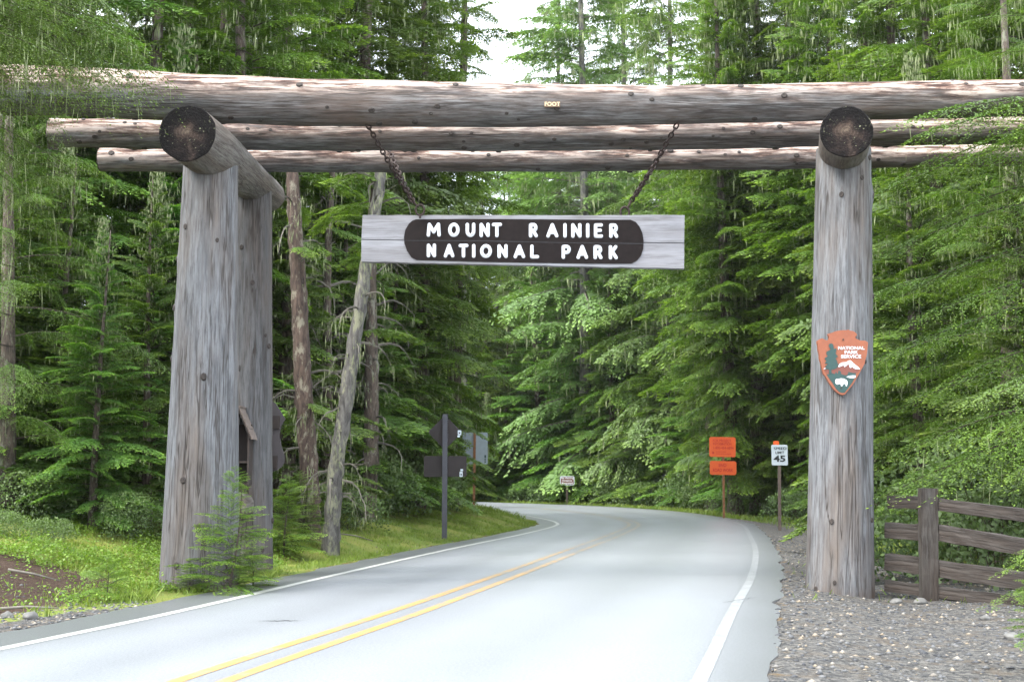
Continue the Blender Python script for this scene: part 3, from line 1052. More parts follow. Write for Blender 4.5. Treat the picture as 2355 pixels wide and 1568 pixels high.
def chain(p, q, label):
    """links as alternating small ovals in one mesh"""
    root = None
    d = (q - p); Ln = d.length; t = d.normalized()
    u = t.cross(EYv).normalized(); w = t.cross(u)
    pitch = .085
    n = int(Ln / pitch)
    V, Fc = [], []
    sag = .03
    for i in range(n):
        c = p + d * ((i + .5) / n) + Vector((0, 0, -sag * 4 * ((i + .5) / n) * (1 - (i + .5) / n)))
        side = u if i % 2 == 0 else w
        N, S_ = 10, 5
        ctr = [c + t * .06 * math.cos(2 * math.pi * k / N) + side * .032 * math.sin(2 * math.pi * k / N) for k in range(N)]
        b0_ = len(V)
        for k in range(N):
            tt = (ctr[(k + 1) % N] - ctr[k - 1]).normalized()
            nn = t.cross(side)
            mm = tt.cross(nn)
            for s in range(S_):
                a_ = 2 * math.pi * s / S_
                V.append(ctr[k] + (nn * math.cos(a_) + mm * math.sin(a_)) * .014)
        for k in range(N):
            for s in range(S_):
                Fc.append([b0_ + k * S_ + s, b0_ + k * S_ + (s + 1) % S_, b0_ + ((k + 1) % N) * S_ + (s + 1) % S_, b0_ + ((k + 1) % N) * S_ + s])
    me = meshdata('chain', [v - p for v in V], Fc, [M_CHAIN], smooth=True)
    o = mobj('chain', me, None, Matrix.Translation(p))
    tag(o, label, 'chain', 'rusty chains that hold the hanging sign')


for sx, ex, ey, jx, jy, fx, fy, bx, by, nm in ((-1, 966, 483, 950, 463, 845, 290, 893, 345, 'left'), (1, 1437, 488, 1452, 462, 1558, 289, 1527, 345, 'right')):
    e = P(ex, ey, YS)
    ro_ = .075
    tube('eyebolt', torus_pts(e, EX, EZ, ro_ * .95, ro_ * 1.15), [.017] * 21, M_CHAIN, sign, 6, cap=False)
    tube('eyebolt_shank', [e + Vector((0, 0, -ro_ * 1.1)), e + Vector((0, 0, -.14))], [.015, .015], M_CHAIN, sign, 6)
    j = P(jx, jy, YS)
    tube('shackle', [e + Vector((sx * .02, 0, .05)), (e + j) / 2, j], [.014, .014, .03], M_CHAIN, sign, 6)
    chain(P(fx, fy - 4, Y1 - .05), j, 'rusty chain from the front beam to the ' + nm + ' eyebolt of the hanging sign')
    chain(P(bx, by - 4, Y3 - .2), j, 'rusty chain from the rear beam to the ' + nm + ' eyebolt of the hanging sign')

# small plate on the front beam
ft = P(1270, 241, 19.27)
fp = empty('name_plate', ft, 'tiny tan plate reading FOOT nailed to the middle of the front beam', 'plate')
RF = Matrix.Rotation(math.radians(-8), 4, 'X')
fm_ = Matrix.Translation(ft)
box('board', ft, (.24, .03, .085), M_TANB, fp, RF)
text('lettering', 'FOOT', .092, M_TAN, fm_ @ RF @ Matrix.Translation((0, -.0165, -.002)), fp, sx=.95, bold=.001)

# ------------------------------------------------------------------ arrowhead emblem on the right post
YA = 19.5 - .455 - .03
ac = P(1937, 835, YA)
arrow = empty('arrowhead_sign', ac, 'burnt orange arrowhead sign with tree, snowy peak and white bison on the right post', 'sign')
MA = Matrix.Translation(ac)


def ap(x, y):
    """from the close-up crop (6.815 px per photo px) to metres on the board"""
    fx, fy = (2440 + x / 6.815) / 1.3113, (980 + y / 6.815) / 1.3113
    p = P(fx, fy, YA)
    return (p.x - ac.x, p.z - ac.z)


ol = [(160, 325), (215, 290), (265, 275), (300, 300), (350, 322), (395, 305), (405, 255), (375, 195), (385, 183), (450, 165), (540, 130), (640, 112), (760, 108), (800, 97), (830, 120), (900, 130), (945, 160), (975, 195), (972, 220), (940, 240), (945, 275), (985, 300), (1040, 322), (1140, 325), (1190, 350), (1200, 375), (1190, 500), (1175, 620), (1140, 740), (1130, 800), (1070, 910), (1020, 1000), (970, 1090), (905, 1200), (850, 1275), (790, 1345), (735, 1420), (690, 1437), (640, 1430), (570, 1390), (500, 1325), (430, 1230), (380, 1150), (330, 1060), (290, 1010), (265, 930), (235, 780), (205, 700), (205, 620), (180, 520), (175, 430), (158, 370)]
prism('arrowhead_board', [ap(*p) for p in ol], -.03, .03, M_ARROW, arrow, MA)
dx_ = [(345, 1015), (430, 1000), (450, 990), (520, 1010), (540, 960), (570, 1010), (600, 930), (640, 960), (650, 1010), (720, 1035), (770, 1030), (800, 965), (880, 985), (950, 990), (945, 1060), (870, 1190), (800, 1290), (720, 1390), (660, 1395), (600, 1370), (540, 1310), (480, 1210), (400, 1100)]
prism('meadow', [ap(*p) for p in dx_], -.034, -.028, M_GREEN, arrow, MA)
mt_ = [(300, 930), (420, 920), (560, 880), (620, 800), (700, 780), (760, 770), (830, 745), (900, 800), (960, 860), (1040, 915), (1000, 950), (955, 998), (860, 990), (800, 970), (770, 1034), (720, 1037), (640, 1010), (560, 1020), (460, 1000), (340, 985)]
prism('mountain', [ap(*p) for p in mt_], -.0325, -.028, M_MTN, arrow, MA)
sn = [(583, 862), (610, 810), (660, 775), (715, 770), (760, 765), (800, 735), (832, 727), (870, 760), (900, 795), (950, 830), (1000, 870), (1035, 912), (980, 910), (930, 905), (900, 885), (870, 850), (855, 880), (832, 885), (815, 850), (800, 800), (770, 825), (745, 850), (712, 872), (710, 840), (680, 835), (620, 862)]
prism('snow_cap', [ap(*p) for p in sn], -.0375, -.03, M_WHITE, arrow, MA)
tr = [(395, 1000), (400, 915), (300, 905), (360, 870), (310, 860), (380, 800), (310, 790), (345, 740), (305, 690), (350, 660), (370, 640), (340, 600), (350, 545), (395, 530), (430, 510), (390, 440), (400, 395), (440, 382), (480, 400), (490, 460), (500, 500), (545, 480), (550, 520), (530, 590), (580, 650), (530, 690), (560, 740), (575, 800), (600, 800), (560, 880), (510, 910), (445, 920), (450, 1000)]
prism('tree_emblem', [ap(*p) for p in tr], -.0395, -.03, M_GREEN, arrow, MA)
prism('lake', [ap(*p) for p in [(750, 1068), (800, 1052), (880, 1038), (945, 1042), (940, 1080), (890, 1097), (820, 1090)]], -.038, -.03, M_WHITE, arrow, MA)
prism('snow_patch', [ap(*p) for p in [(285, 903), (320, 885), (358, 885), (350, 905), (310, 912)]], -.038, -.03, M_WHITE, arrow, MA)
bs = [(525, 1160), (535, 1120), (560, 1108), (590, 1112), (640, 1097), (700, 1105), (750, 1130), (778, 1165), (775, 1215), (760, 1262), (745, 1262), (738, 1225), (720, 1208), (690, 1222), (665, 1262), (645, 1262), (635, 1220), (600, 1210), (575, 1228), (548, 1222), (530, 1195)]
prism('bison', [ap(*p) for p in bs], -.0385, -.03, M_WHITE, arrow, MA)
for s_, x_c, y_c, wpx in (('NATIONAL', 852, 480, 540), ('PARK', 852, 568, 275), ('SERVICE', 850, 655, 415)):
    q = ap(x_c, y_c)
    o = text('lettering', s_, .064, M_WHITE, MA @ Matrix.Translation((q[0], -.032, q[1])), arrow, depth=.004, bold=.0012)
    wm = (ap(x_c + wpx / 2, y_c)[0] - ap(x_c - wpx / 2, y_c)[0])
    cw = max(v.co.x for v in o.data.vertices) - min(v.co.x for v in o.data.vertices)
    for v in o.data.vertices: v.co.x *= wm / cw
for x_c, y_c in ((688, 305), (650, 1295)):
    q = ap(x_c, y_c)
    prism('bolt', [(q[0] + .013 * math.cos(a_ * math.pi / 4), q[1] + .013 * math.sin(a_ * math.pi / 4)) for a_ in range(8)], -.04, -.03, M_KNOT, arrow, MA)
tube('wall_spacer', [MA @ Vector((0, .02, .1)), MA @ Vector((0, .16, .1))], [.03, .03], M_DPOST, arrow, 8)

# plaque seen from behind on the rear left post
YB = 22.66
bc = P(606, 1005, YB)
M_PLAQ = plain('grey_brown_board', (0.07, 0.058, 0.06), 0.6, var=0.15)
pq = empty('plaque', bc, 'dark brown shaped plaque seen from behind, fixed to the rear left post', 'plaque')
half = [(0, 918), (18, 922), (27, 927), (50, 963), (40, 980), (36, 1000), (41, 1025), (48, 1048), (48, 1062), (41, 1074), (30, 1081), (14, 1086), (0, 1087)]
o2 = []
for x, y in half: p = P(606 + x, y, YB); o2.append((p.x - bc.x, p.z - bc.z))
for x, y in half[-2:0:-1]: p = P(606 - x, y, YB); o2.append((p.x - bc.x, p.z - bc.z))
prism('board', o2, 0, .045, M_PLAQ, pq, Matrix.Translation(bc))
for x, y, w_, h_ in ((631, 971, 24, 30), (626, 1063, 22, 30)):
    p = P(x, y, YB - .03)
    box('bracket', p, (w_ * .0078, .06, h_ * .0075), M_KIOSK, pq)
tube('spacer', [bc + Vector((0, .01, 0)), bc + Vector((-.05, -.25, 0))], [.03, .03], M_DPOST, pq, 8)

# little gabled box between the left posts
YK = 21.45
kc = P(548, 1115, YK)
kb = empty('gabled_box', kc, 'narrow dark wooden box with shingled gable roof between the left posts', 'box')
kt = P(548, 940, YK); H = kt.z - kc.z
hw_ = .19
box('side_board', kc + Vector((hw_ - .02, .05, H * .37)), (.03, .3, H * .74), M_KIOSK, kb)
box('side_board', kc + Vector((-hw_ + .02, .05, H * .37)), (.03, .3, H * .74), M_KIOSK, kb)
box('back_board', kc + Vector((0, .19, H * .4)), (.34, .02, H * .8), M_KIOSK, kb)
box('shelf', kc + Vector((0, .04, H * .3)), (.33, .26, .03), M_KIOSK, kb)
box('bottom_board', kc + Vector((0, .04, .015)), (.33, .26, .03), M_KIOSK, kb)
for s in (-1, 1):
    ang = math.atan2(.4 * H, hw_ + .03)
    sl = math.hypot(hw_ + .04, .40 * H)
    ctr = kc + Vector((s * (hw_ + .04) / 2, .03, H - .20 * H))
    R = Matrix.Rotation(s * ang, 4, 'Y')
    rf = box('roof_slope', ctr, (sl, .42, .022), M_KIOSK, kb, R)
    for q in range(5):
        cc = Matrix.Translation(ctr) @ R @ Matrix.Translation((s * (-sl / 2 + sl * (q + .5) / 5), 0, .022))
        m_ = box('shingle', cc.translation, (sl / 5 * 1.25, .44, .014), M_SHINGLE, kb, R @ Matrix.Rotation(s * math.radians(5), 4, 'Y'))
box('ridge_cap', kt + Vector((0, .03, .03)), (.16, .46, .018), M_SHINGLE, kb)
# round stub log under it
sb = P(550, 1160, 21.55)
st_ = empty('log_stub', sb, 'short round log stub with pale end under the gabled box', 'log')
log('stub', [sb + Vector((0, -.35, 0)), sb + Vector((0, .3, 0))], [.2, .21], M_CROSS, st_, 32, .1, .01, 77, endmat=M_CROSS)


# ------------------------------------------------------------------ road signs
def rrect(w, h, r, n=4):
    o = []
    for cx_, cz_, a0_ in ((w / 2 - r, h / 2 - r, 0), (-w / 2 + r, h / 2 - r, 90), (-w / 2 + r, -h / 2 + r, 180), (w / 2 - r, -h / 2 + r, 270)):
        for k in range(n + 1):
            a_ = math.radians(a0_ + 90 * k / n)
            o.append((cx_ + r * math.cos(a_), cz_ + r * math.sin(a_)))
    return o


def px_rect(x0, y0, x1, y1, Y):
    a_, b_ = P(x0, y0, Y), P(x1, y1, Y)
    return (a_ + b_) / 2, abs(b_.x - a_.x), abs(b_.z - a_.z)


def sgn_post(parent, bx, tx, ty, Y, w, mat, dy=0.04):
    b_ = ground_pt(bx, Y + dy, -.25); t_ = P(tx, ty, Y + dy)
    o = box('post', (b_ + t_) / 2, (w, w * .8, (t_ - b_).length), mat, parent, Matrix.Rotation(math.atan2(t_.x - b_.x, t_.z - b_.z), 4, 'Y'))
    return o


# brown diamond + rectangle seen from behind
YD = 36.5
r = empty('road_sign', ground_pt(1022, YD, 0), 'backs of a brown diamond and rectangle sign on one grey post left of the road', 'sign')
sgn_post(r, 1022, 1024, 952, YD, .14, M_DPOST, -.07)
c, w_, h_ = px_rect(984, 954, 1063, 1034, YD)
dm = [(0, h_ / 2), (-w_ / 2, 0), (0, -h_ / 2), (w_ / 2, 0)]
dd = []
for i in range(4):
    a_, b_, c2 = dm[i - 1], dm[i], dm[(i + 1) % 4]
    dd += [(b_[0] + (a_[0] - b_[0]) * .06, b_[1] + (a_[1] - b_[1]) * .06), (b_[0] + (c2[0] - b_[0]) * .06, b_[1] + (c2[1] - b_[1]) * .06)]
prism('diamond_plate', dd, 0, .012, M_SIGNBACK, r, Matrix.Translation(c))
c2, w2, h2 = px_rect(975, 1048, 1073, 1096, YD)
prism('rectangle_plate', rrect(w2, h2, .03), 0, .012, M_SIGNBACK, r, Matrix.Translation(c2))
for x0, y0, x1, y1 in ((1053, 989, 1061, 1000), (1052, 1001, 1058, 1005), (1059, 1078, 1065, 1083), (1057, 1084, 1064, 1096)):
    c, w_, h_ = px_rect(x0, y0, x1, y1, YD)
    prism('sticker', rrect(w_, h_, .01, 2), -.004, 0, M_SIGNW, r, Matrix.Translation(c))
    if y1 - y0 > 8: prism('sticker_mark', rrect(w_ * .45, h_ * .35, .01, 2), -.006, -.003, M_DPOST, r, Matrix.Translation(c + Vector((0, 0, -.01))))

# grey plate from behind
YG = 54
r = empty('road_sign', ground_pt(1090, YG, 0), 'pale grey sign plate seen from behind on a rusty brown post', 'sign')
sgn_post(r, 1089.5, 1092, 994, YG, .1, M_RPOST, -.07)
c, w_, h_ = px_rect(1064, 994, 1121.5, 1067, YG)
prism('sign_plate', rrect(w_, h_, .05), 0, .012, M_STEELB, r, Matrix.Translation(c))
for x0, y0, x1, y1 in ((1114, 1046, 1118, 1053), (1114, 1055, 1118, 1058), (1114, 1060, 1118, 1063)):
    c, w_, h_ = px_rect(x0, y0, x1, y1, YG)
    prism('stencil_mark', rrect(w_, h_, .01, 2), -.004, 0, M_GREEN, r, Matrix.Translation(c))

# orange work signs
YO = 62
r = empty('road_sign', ground_pt(1664, YO, 0), 'two bright orange road work signs stacked on one brown post beside the bend', 'sign')
sgn_post(r, 1665, 1663, 1010, YO, .1, M_RPOST, .06)
k = 1 / 1.3113 * 120 / 1344
RT2 = Matrix.Rotation(math.radians(1), 4, 'Y')
def oc(x, y): return (2120 + x * 120 / 1344) / 1.3113, (1300 + y * 140 / 1568) / 1.3113
a_, b_ = oc(208, 195), oc(1110, 865)
c, w_, h_ = px_rect(*a_, *b_, YO)
prism('upper_plate', rrect(w_, h_, .09), 0, .012, M_ORANGE, r, Matrix.Translation(c) @ RT2)
for s_, x, y, wd, hh in (('FOR PROJECT', 640, 322, 620, .17), ('INFORMATION', 650, 430, 620, .17), ('1-800-464-6894', 680, 565, 680, .18)):
    q = P(*oc(x, y), YO)
    o = text('lettering', s_, hh, M_RED, Matrix.Translation(q + Vector((0, -.006, 0))) @ RT2, r, bold=.003)
    wm = wd * 120 / 1344 / 1.3113 * YO / F
    cw = max(v.co.x for v in o.data.vertices) - min(v.co.x for v in o.data.vertices)
    for v in o.data.vertices: v.co.x *= wm / cw
q = P(*oc(343, 725), YO)
prism('dot_mark', [(.055 * math.cos(i * .5236), .06 * math.sin(i * .5236)) for i in range(12)], -.004, 0, M_RED, r, Matrix.Translation(q))
for x0, x1, y in ((430, 790, 690), (440, 960, 762)):
    c, w_, h_ = px_rect(*oc(x0, y - 9), *oc(x1, y + 9), YO)
    prism('fine_print', rrect(w_, h_, .008, 2), -.003, 0, M_RED, r, Matrix.Translation(c) @ RT2)
c, w_, h_ = px_rect(*oc(228, 1005), *oc(1132, 1470), YO)
prism('lower_plate', rrect(w_, h_, .09), 0, .012, M_ORANGE, r, Matrix.Translation(c) @ RT2)
for s_, x, y, wd, hh in (('END', 660, 1150, 260, .2), ('ROAD WORK', 670, 1318, 680, .2)):
    q = P(*oc(x, y), YO)
    o = text('lettering', s_, hh, M_RED, Matrix.Translation(q + Vector((0, -.006, 0))) @ RT2, r, bold=.006)
    wm = wd * 120 / 1344 / 1.3113 * YO / F
    cw = max(v.co.x for v in o.data.vertices) - min(v.co.x for v in o.data.vertices)
    for v in o.data.vertices: v.co.x *= wm / cw

# speed limit
YL = 46
r = empty('road_sign', ground_pt(1792, YL, 0), 'white SPEED LIMIT 45 sign with an orange tab on a brown post', 'sign')
sgn_post(r, 1793, 1792, 1024, YL, .1, M_GPOST, .06)
c, w_, h_ = px_rect(1774, 1022.5, 1812, 1069.5, YL)
prism('sign_plate', rrect(w_, h_, .04), 0, .01, M_SIGNW, r, Matrix.Translation(c))
def sc_(x, y): return (2000 + x / 3.136) / 1.3113, (1200 + y / 3.136) / 1.3113
for s_, x, y, hh, wd, bd in (('SPEED', 1106, 477, .125, 120, .002), ('LIMIT', 1102, 516, .125, 82, .002), ('45', 1102, 575, .3, 112, .009)):
    q = P(*sc_(x, y), YL)
    o = text('lettering', s_, hh, M_BLACK, Matrix.Translation(q + Vector((0, -.005, 0))), r, bold=bd)
    wm = wd / 3.136 / 1.3113 * YL / F
    cw = max(v.co.x for v in o.data.vertices) - min(v.co.x for v in o.data.vertices)
    for v in o.data.vertices: v.co.x *= wm / cw
c, w_, h_ = px_rect(*sc_(1041, 405), *sc_(1096, 470), YL + .03)
prism('orange_tab', rrect(w_, h_, .04), 0, .01, M_ORANGE, r, Matrix.Translation(c))

# small brown sign far away
YN = 94
r = empty('road_sign', ground_pt(1303, YN, 0), 'small brown sign with three lines of white lettering far down the road', 'sign')
sgn_post(r, 1304, 1303.5, 1100, YN, .14, M_GPOST, .08)
c, w_, h_ = px_rect(1288, 1094.5, 1321, 1115, YN)
prism('sign_plate', rrect(w_, h_, .1), 0, .012, M_SIGNW, r, Matrix.Translation(c))
prism('brown_face', rrect(w_ - .1, h_ - .1, .06), -.005, .003, M_SIGNBR, r, Matrix.Translation(c))
for s_, dz in (('No Hunting', .19), ('Firearms', .0), ('Restricted', -.18)):
    o = text('lettering', s_, .19, M_WHITE, Matrix.Translation(c + Vector((0, -.008, dz))), r, bold=.003)
    cw = max(v.co.x for v in o.data.vertices) - min(v.co.x for v in o.data.vertices)
    for v in o.data.vertices: v.co.x *= {.19: .9, .0: .68, -.18: .76}[dz] / cw

# ------------------------------------------------------------------ rail fence on the right
fb = ground_pt(2135, 18.9, -.2)
fence = empty('rail_fence', Vector((fb.x, fb.y, 0)), 'old dark split rail fence beside the right gateway post', 'fence')
ftop = P(2133, 1122, 18.9)


def plankbox(name, p, q, h, th, mat, parent, seed, axisZ=False, n=14):
    """rough hewn board from p to q, local X (or Z) along it"""
    r_ = np.random.default_rng(seed)
    d = q - p; L_ = d.length
    x = d.normalized()
    up_ = Vector((0, 0, 1)) if not axisZ else Vector((1, 0, 0))
    z = (up_ - x * up_.dot(x)).normalized(); y = z.cross(x)
    M = (Matrix((x, y, z)) if not axisZ else Matrix((z, x.cross(z), x))).transposed().to_4x4(); M.translation = p
    V, Fc = [], []
    hs = h / 2 * (1 + .08 * (r_.random(n + 1) - .5)); ho = (r_.random(n + 1) - .5) * .006
    prof = [(-1, -1), (0, -1.06), (1, -1), (1.05, 0), (1, 1), (0, 1.07), (-1, 1), (-1.04, 0)]
    jit = r_.random((n + 1, 8, 2)) * .012
    for i in range(n + 1):
        for k_, (a_, b_) in enumerate(prof):
            hh, tt = b_ * hs[i] + ho[i] + jit[i, k_, 0], a_ * th / 2 + jit[i, k_, 1]
            V.append((L_ * i / n, tt, hh) if not axisZ else (hh, tt, L_ * i / n))
    for i in range(n):
        for k_ in range(8):
            Fc.append([i * 8 + k_, i * 8 + (k_ + 1) % 8, (i + 1) * 8 + (k_ + 1) % 8, (i + 1) * 8 + k_])
    Fc += [list(range(8))[::-1], [n * 8 + k_ for k_ in range(8)]]
    return mobj(name, meshdata(name, V, Fc, [mat]), parent, M)


plankbox('post', Vector((fb.x, fb.y, fb.z)), ftop, .235, .17, M_FENCEP, fence, 1, True, 16)
fb2 = Vector((fb.x + 3.1, fb.y - 2.6, fb.z - .1))
plankbox('post', fb2, fb2 + Vector((.02, 0, 1.7)), .235, .17, M_FENCEP, fence, 2, True, 16)
for i, (yl0, yl1, yr0, yr1, yd) in enumerate(((1155, 1156, 1159, 1185, 28), (1219, 1226, 1223, 1258, 36), (1292, 1302, 1306, 1336, 38), (1347, 1359, 1361, 1386, 26))):
    p_, q_ = P(2036 + (6 if i == 0 else 0), yl0, 19.4), P(2128, yl1, 19.05)
    plankbox('rail', p_, q_, yd * .0063, .08, M_FENCE, fence, 10 + i, n=6)
    p_, q_ = P(2146, yr0, 18.95), P(2620, yr0 + (yr1 - yr0) * 2.3, 16.6)
    plankbox('rail', p_, q_, yd * .0062, .085, M_FENCE, fence, 20 + i)

# ------------------------------------------------------------------ foliage templates
def kite(base, d, n, L_, w_, tb, te):
    """arrays -> quads (N,4,3) and tips (N,4)"""
    m1 = base + d * (L_ * .45)[:, None]
    q = np.stack([base, m1 + n * w_[:, None], base + d * L_[:, None], m1 - n * w_[:, None]], 1)
    t = np.stack([tb, (tb + te) / 2, te, (tb + te) / 2], 1)
    return q, t


def nrm(v):
    return v / (np.linalg.norm(v, axis=-1, keepdims=True) + 1e-9)


def twig(r_, p, ang, L_, leaf, lw, step, droop, tipb, Q, T, up=0.0, curl=0.0):
    """a twig in the XY plane with needles sprays on both sides"""
    n = max(3, int(L_ / step))
    t = (np.arange(n) + .5) / n
    a = ang + curl * t
    x = p[0] + np.cumsum(np.cos(a)) * L_ / n
    y = p[1] + np.cumsum(np.sin(a)) * L_ / n
    z = p[2] - droop * L_ * t ** 1.7 + up * L_ * t
    pos = np.stack([x, y, z], 1)
    side = np.where(np.arange(n) % 2 == 0, 1.0, -1.0)
    la = a + side * (0.85 - .3 * t) + r_.normal(0, .2, n)
    dz = -.25 * droop - .15 + r_.normal(0, .22, n)
    d = nrm(np.stack([np.cos(la), np.sin(la), dz], 1))
    nn = nrm(np.cross(d, np.stack([r_.normal(0, .35, n), r_.normal(0, .35, n), np.ones(n)], 1)))
    LL = leaf * (1.05 - .55 * t) * r_.uniform(.7, 1.25, n)
    tb = np.clip(tipb * .5 + t ** 2.2 * .55, 0, 1)
    q, tt = kite(pos, d, nn, LL, LL * lw, tb * .4, tb)
    Q.append(q); T.append(tt)
    # end needle
    d1 = np.array([[math.cos(a[-1]), math.sin(a[-1]), -.4 * droop]])
    d1 = nrm(d1); n1 = nrm(np.cross(d1, np.array([[r_.normal(0, .3), r_.normal(0, .3), 1.0]])))
    q, tt = kite(pos[-1:], d1, n1, np.array([leaf * .8]), np.array([leaf * lw * .8]), tb[-1:], np.minimum(1, tb[-1:] + .1))
    Q.append(q); T.append(tt)
    return pos


def template(seed, nt=36, wid=.36, leaf=.04, lw=.22, step=.022, arch=.12, droop=.25, sub=0, start=.12, substep=.05, tipw=.6, wr=.008):
    """unit branch along +X (0..1), rises and falls by arch; returns quads, tips, wood quads"""
    r_ = np.random.default_rng(seed)
    Q, T = [], []
    prof = lambda s: (min(1, (s - start + .06) * 3.2)) * (1 - s) ** .55 * 1.05 + .06
    zc = lambda s: arch * 4 * s * (1 - s) * .5 - arch * .6 * s * s
    for i in range(nt):
        s = start + (1 - start) * (i + .5) / nt
        sd_ = 1 if i % 2 else -1
        a = sd_ * (1.15 - .5 * s + r_.normal(0, .12))
        L_ = wid * prof(s) * r_.uniform(.65, 1.15)
        p = (s, 0, zc(s))
        if sub and L_ > wid * .3:
            m = max(2, int(L_ / substep))
            curl = -sd_ * .35
            base = twig(r_, p, a, L_, leaf, lw, step, droop, .2, Q, T, curl=curl)
            for j in range(m):
                u = (j + .7) / (m + .5)
                b_ = base[min(len(base) - 1, int(u * len(base)))]
                sd2 = 1 if j % 2 else -1
                aj = a + curl * u + sd2 * (.95 - .25 * u) + r_.normal(0, .12)
                twig(r_, b_, aj, L_ * .42 * (1 - u * .65) * r_.uniform(.7, 1.2), leaf * .9, lw, step, droop * 1.4, tipw * u, Q, T)
        else:
            twig(r_, p, a, L_, leaf, lw, step, droop, .1 + tipw * s * .6, Q, T, curl=-sd_ * .3)
    # leader
    twig(r_, (.85, 0, zc(.85)), 0, .17, leaf, lw, step, droop, .9, Q, T)
    Q, T = np.concatenate(Q), np.concatenate(T)
    # thin wood
    ss = np.linspace(0, .95, 8)
    wq = []
    for k in range(7):
        s0, s1 = ss[k], ss[k + 1]
        r0, r1 = wr * (1.1 - s0), wr * (1.1 - s1)
        for ax in ((0, 1, 0), (0, 0, 1)):
            ax = np.array(ax, float)
            a_, b_ = np.array([s0, 0, zc(s0) - .004]), np.array([s1, 0, zc(s1) - .004])
            wq.append([a_ - ax * r0, b_ - ax * r1, b_ + ax * r1, a_ + ax * r0])
    return Q, T, np.array(wq)


def lichen_quads(r_, pts, n, lmin, lmax, w):
    """hanging tapered strands below random points"""
    i = r_.integers(0, len(pts), n)
    p = pts[i] + r_.normal(0, .05, (n, 3))
    L_ = r_.uniform(lmin, lmax, n) * r_.uniform(.4, 1, n)
    a = r_.uniform(0, np.pi, n)
    h = np.stack([np.cos(a), np.sin(a), np.zeros(n)], 1) * (w * r_.uniform(.5, 1.2, n))[:, None]
    dn = np.stack([r_.normal(0, .08, n), r_.normal(0, .08, n), -np.ones(n)], 1)
    q = np.stack([p, p + h + dn * (L_ * .4)[:, None], p + dn * L_[:, None], p - h * .6 + dn * (L_ * .35)[:, None]], 1)
    return q


def place(temp, base, az_, pitch, L_, roll=0.0, wscale=1.0):
    Q, T, Wq = temp
    ca, sa, cp, sp = math.cos(az_), math.sin(az_), math.cos(pitch), math.sin(pitch)
    Rz = np.array([[ca, -sa, 0], [sa, ca, 0], [0, 0, 1]])
    Ry = np.array([[cp, 0, -sp], [0, 1, 0], [sp, 0, cp]])
    cr, sr = math.cos(roll), math.sin(roll)
    Rx = np.array([[1, 0, 0], [0, cr, -sr], [0, sr, cr]])
    A = (Rz @ Ry @ Rx) * L_
    S = np.array([1, wscale, 1.0])
    f = lambda q: ((q.reshape(-1, 3) * S) @ A.T + np.array(base)).reshape(q.shape)
    return f(Q), T, f(Wq)


def crown_mesh(name, branches, mats, lich=0, lich_len=(.15, .5), lw=.012, seed=0):
    """branches: list of (template, base, az, pitch, L, roll, wscale)"""
    Qs, Ts, Ws = [], [], []
    for b_ in branches:
        q, t, w = place(*b_)
        Qs.append(q); Ts.append(t); Ws.append(w)
    Q, T, Wd = np.concatenate(Qs), np.concatenate(Ts), np.concatenate(Ws)
    parts = [Q, Wd]; tips = [T, np.zeros((len(Wd), 4))]; mi = [np.zeros(len(Q)), np.ones(len(Wd))]
    if lich:
        r_ = np.random.default_rng(seed)
        lq = lichen_quads(r_, Q[:, 0], lich, *lich_len, lw)
        parts.append(lq); tips.append(np.zeros((len(lq), 4))); mi.append(np.full(len(lq), 2))
    return quadmesh(name, np.concatenate(parts), np.concatenate(tips), np.concatenate(mi), mats)


def trunk_mesh(name, H, r0, r1, mat, seed=0, bend=.15, seg=14, n=26, flare=.35):
    r_ = np.random.default_rng(seed)
    V, Fc = [], []
    ph = r_.random(4) * 6.28
    for i in range(n + 1):
        t = i / n
        z = H * t - .3
        cx_ = bend * (math.sin(t * 3 + ph[0]) - math.sin(ph[0])); cy_ = bend * (math.sin(t * 2.6 + ph[1]) - math.sin(ph[1]))
        rr = r0 + (r1 - r0) * t ** .9 + r0 * flare * math.exp(-t * H / .5)
        for k in range(seg):
            a = 2 * math.pi * k / seg
            q = rr * (1 + .06 * math.sin(3 * a + ph[2] + t * 5) + .05 * r_.normal())
            V.append((cx_ + q * math.cos(a), cy_ + q * math.sin(a), z))
    for i in range(n):
        for k in range(seg):
            Fc.append([i * seg + k, i * seg + (k + 1) % seg, (i + 1) * seg + (k + 1) % seg, (i + 1) * seg + k])
    Fc.append([n * seg + k for k in range(seg)])
    return meshdata(name, V, Fc, [mat], smooth=True)


T_MID = [template(100 + i, nt=50, wid=.4, leaf=.062, lw=.2, step=.0125, arch=.16, droop=.3) for i in range(4)]
T_TALL = [template(120 + i, nt=42, wid=.43, leaf=.064, lw=.21, step=.0145, arch=.10, droop=.5) for i in range(4)]
T_FINE = [template(140 + i, nt=42, wid=.34, leaf=.0165, lw=.19, step=.0072, arch=.16, droop=.5, sub=1, substep=.024, wr=.005) for i in range(3)]
T_SAP = [template(160 + i, nt=20, wid=.5, leaf=.062, lw=.3, step=.032, arch=.16, droop=.35, sub=1, substep=.07, start=.08, tipw=.9) for i in range(3)]
T_DROOP = [template(170 + i, nt=46, wid=.25, leaf=.0125, lw=.19, step=.0054, arch=.2, droop=1.2, sub=1, substep=.0175, tipw=.7, wr=.0035) for i in range(3)]
for nm_, tt_ in (('mid', T_MID), ('tall', T_TALL), ('fine', T_FINE), ('sap', T_SAP), ('droop', T_DROOP)): print(nm_, [len(t[0]) for t in tt_])


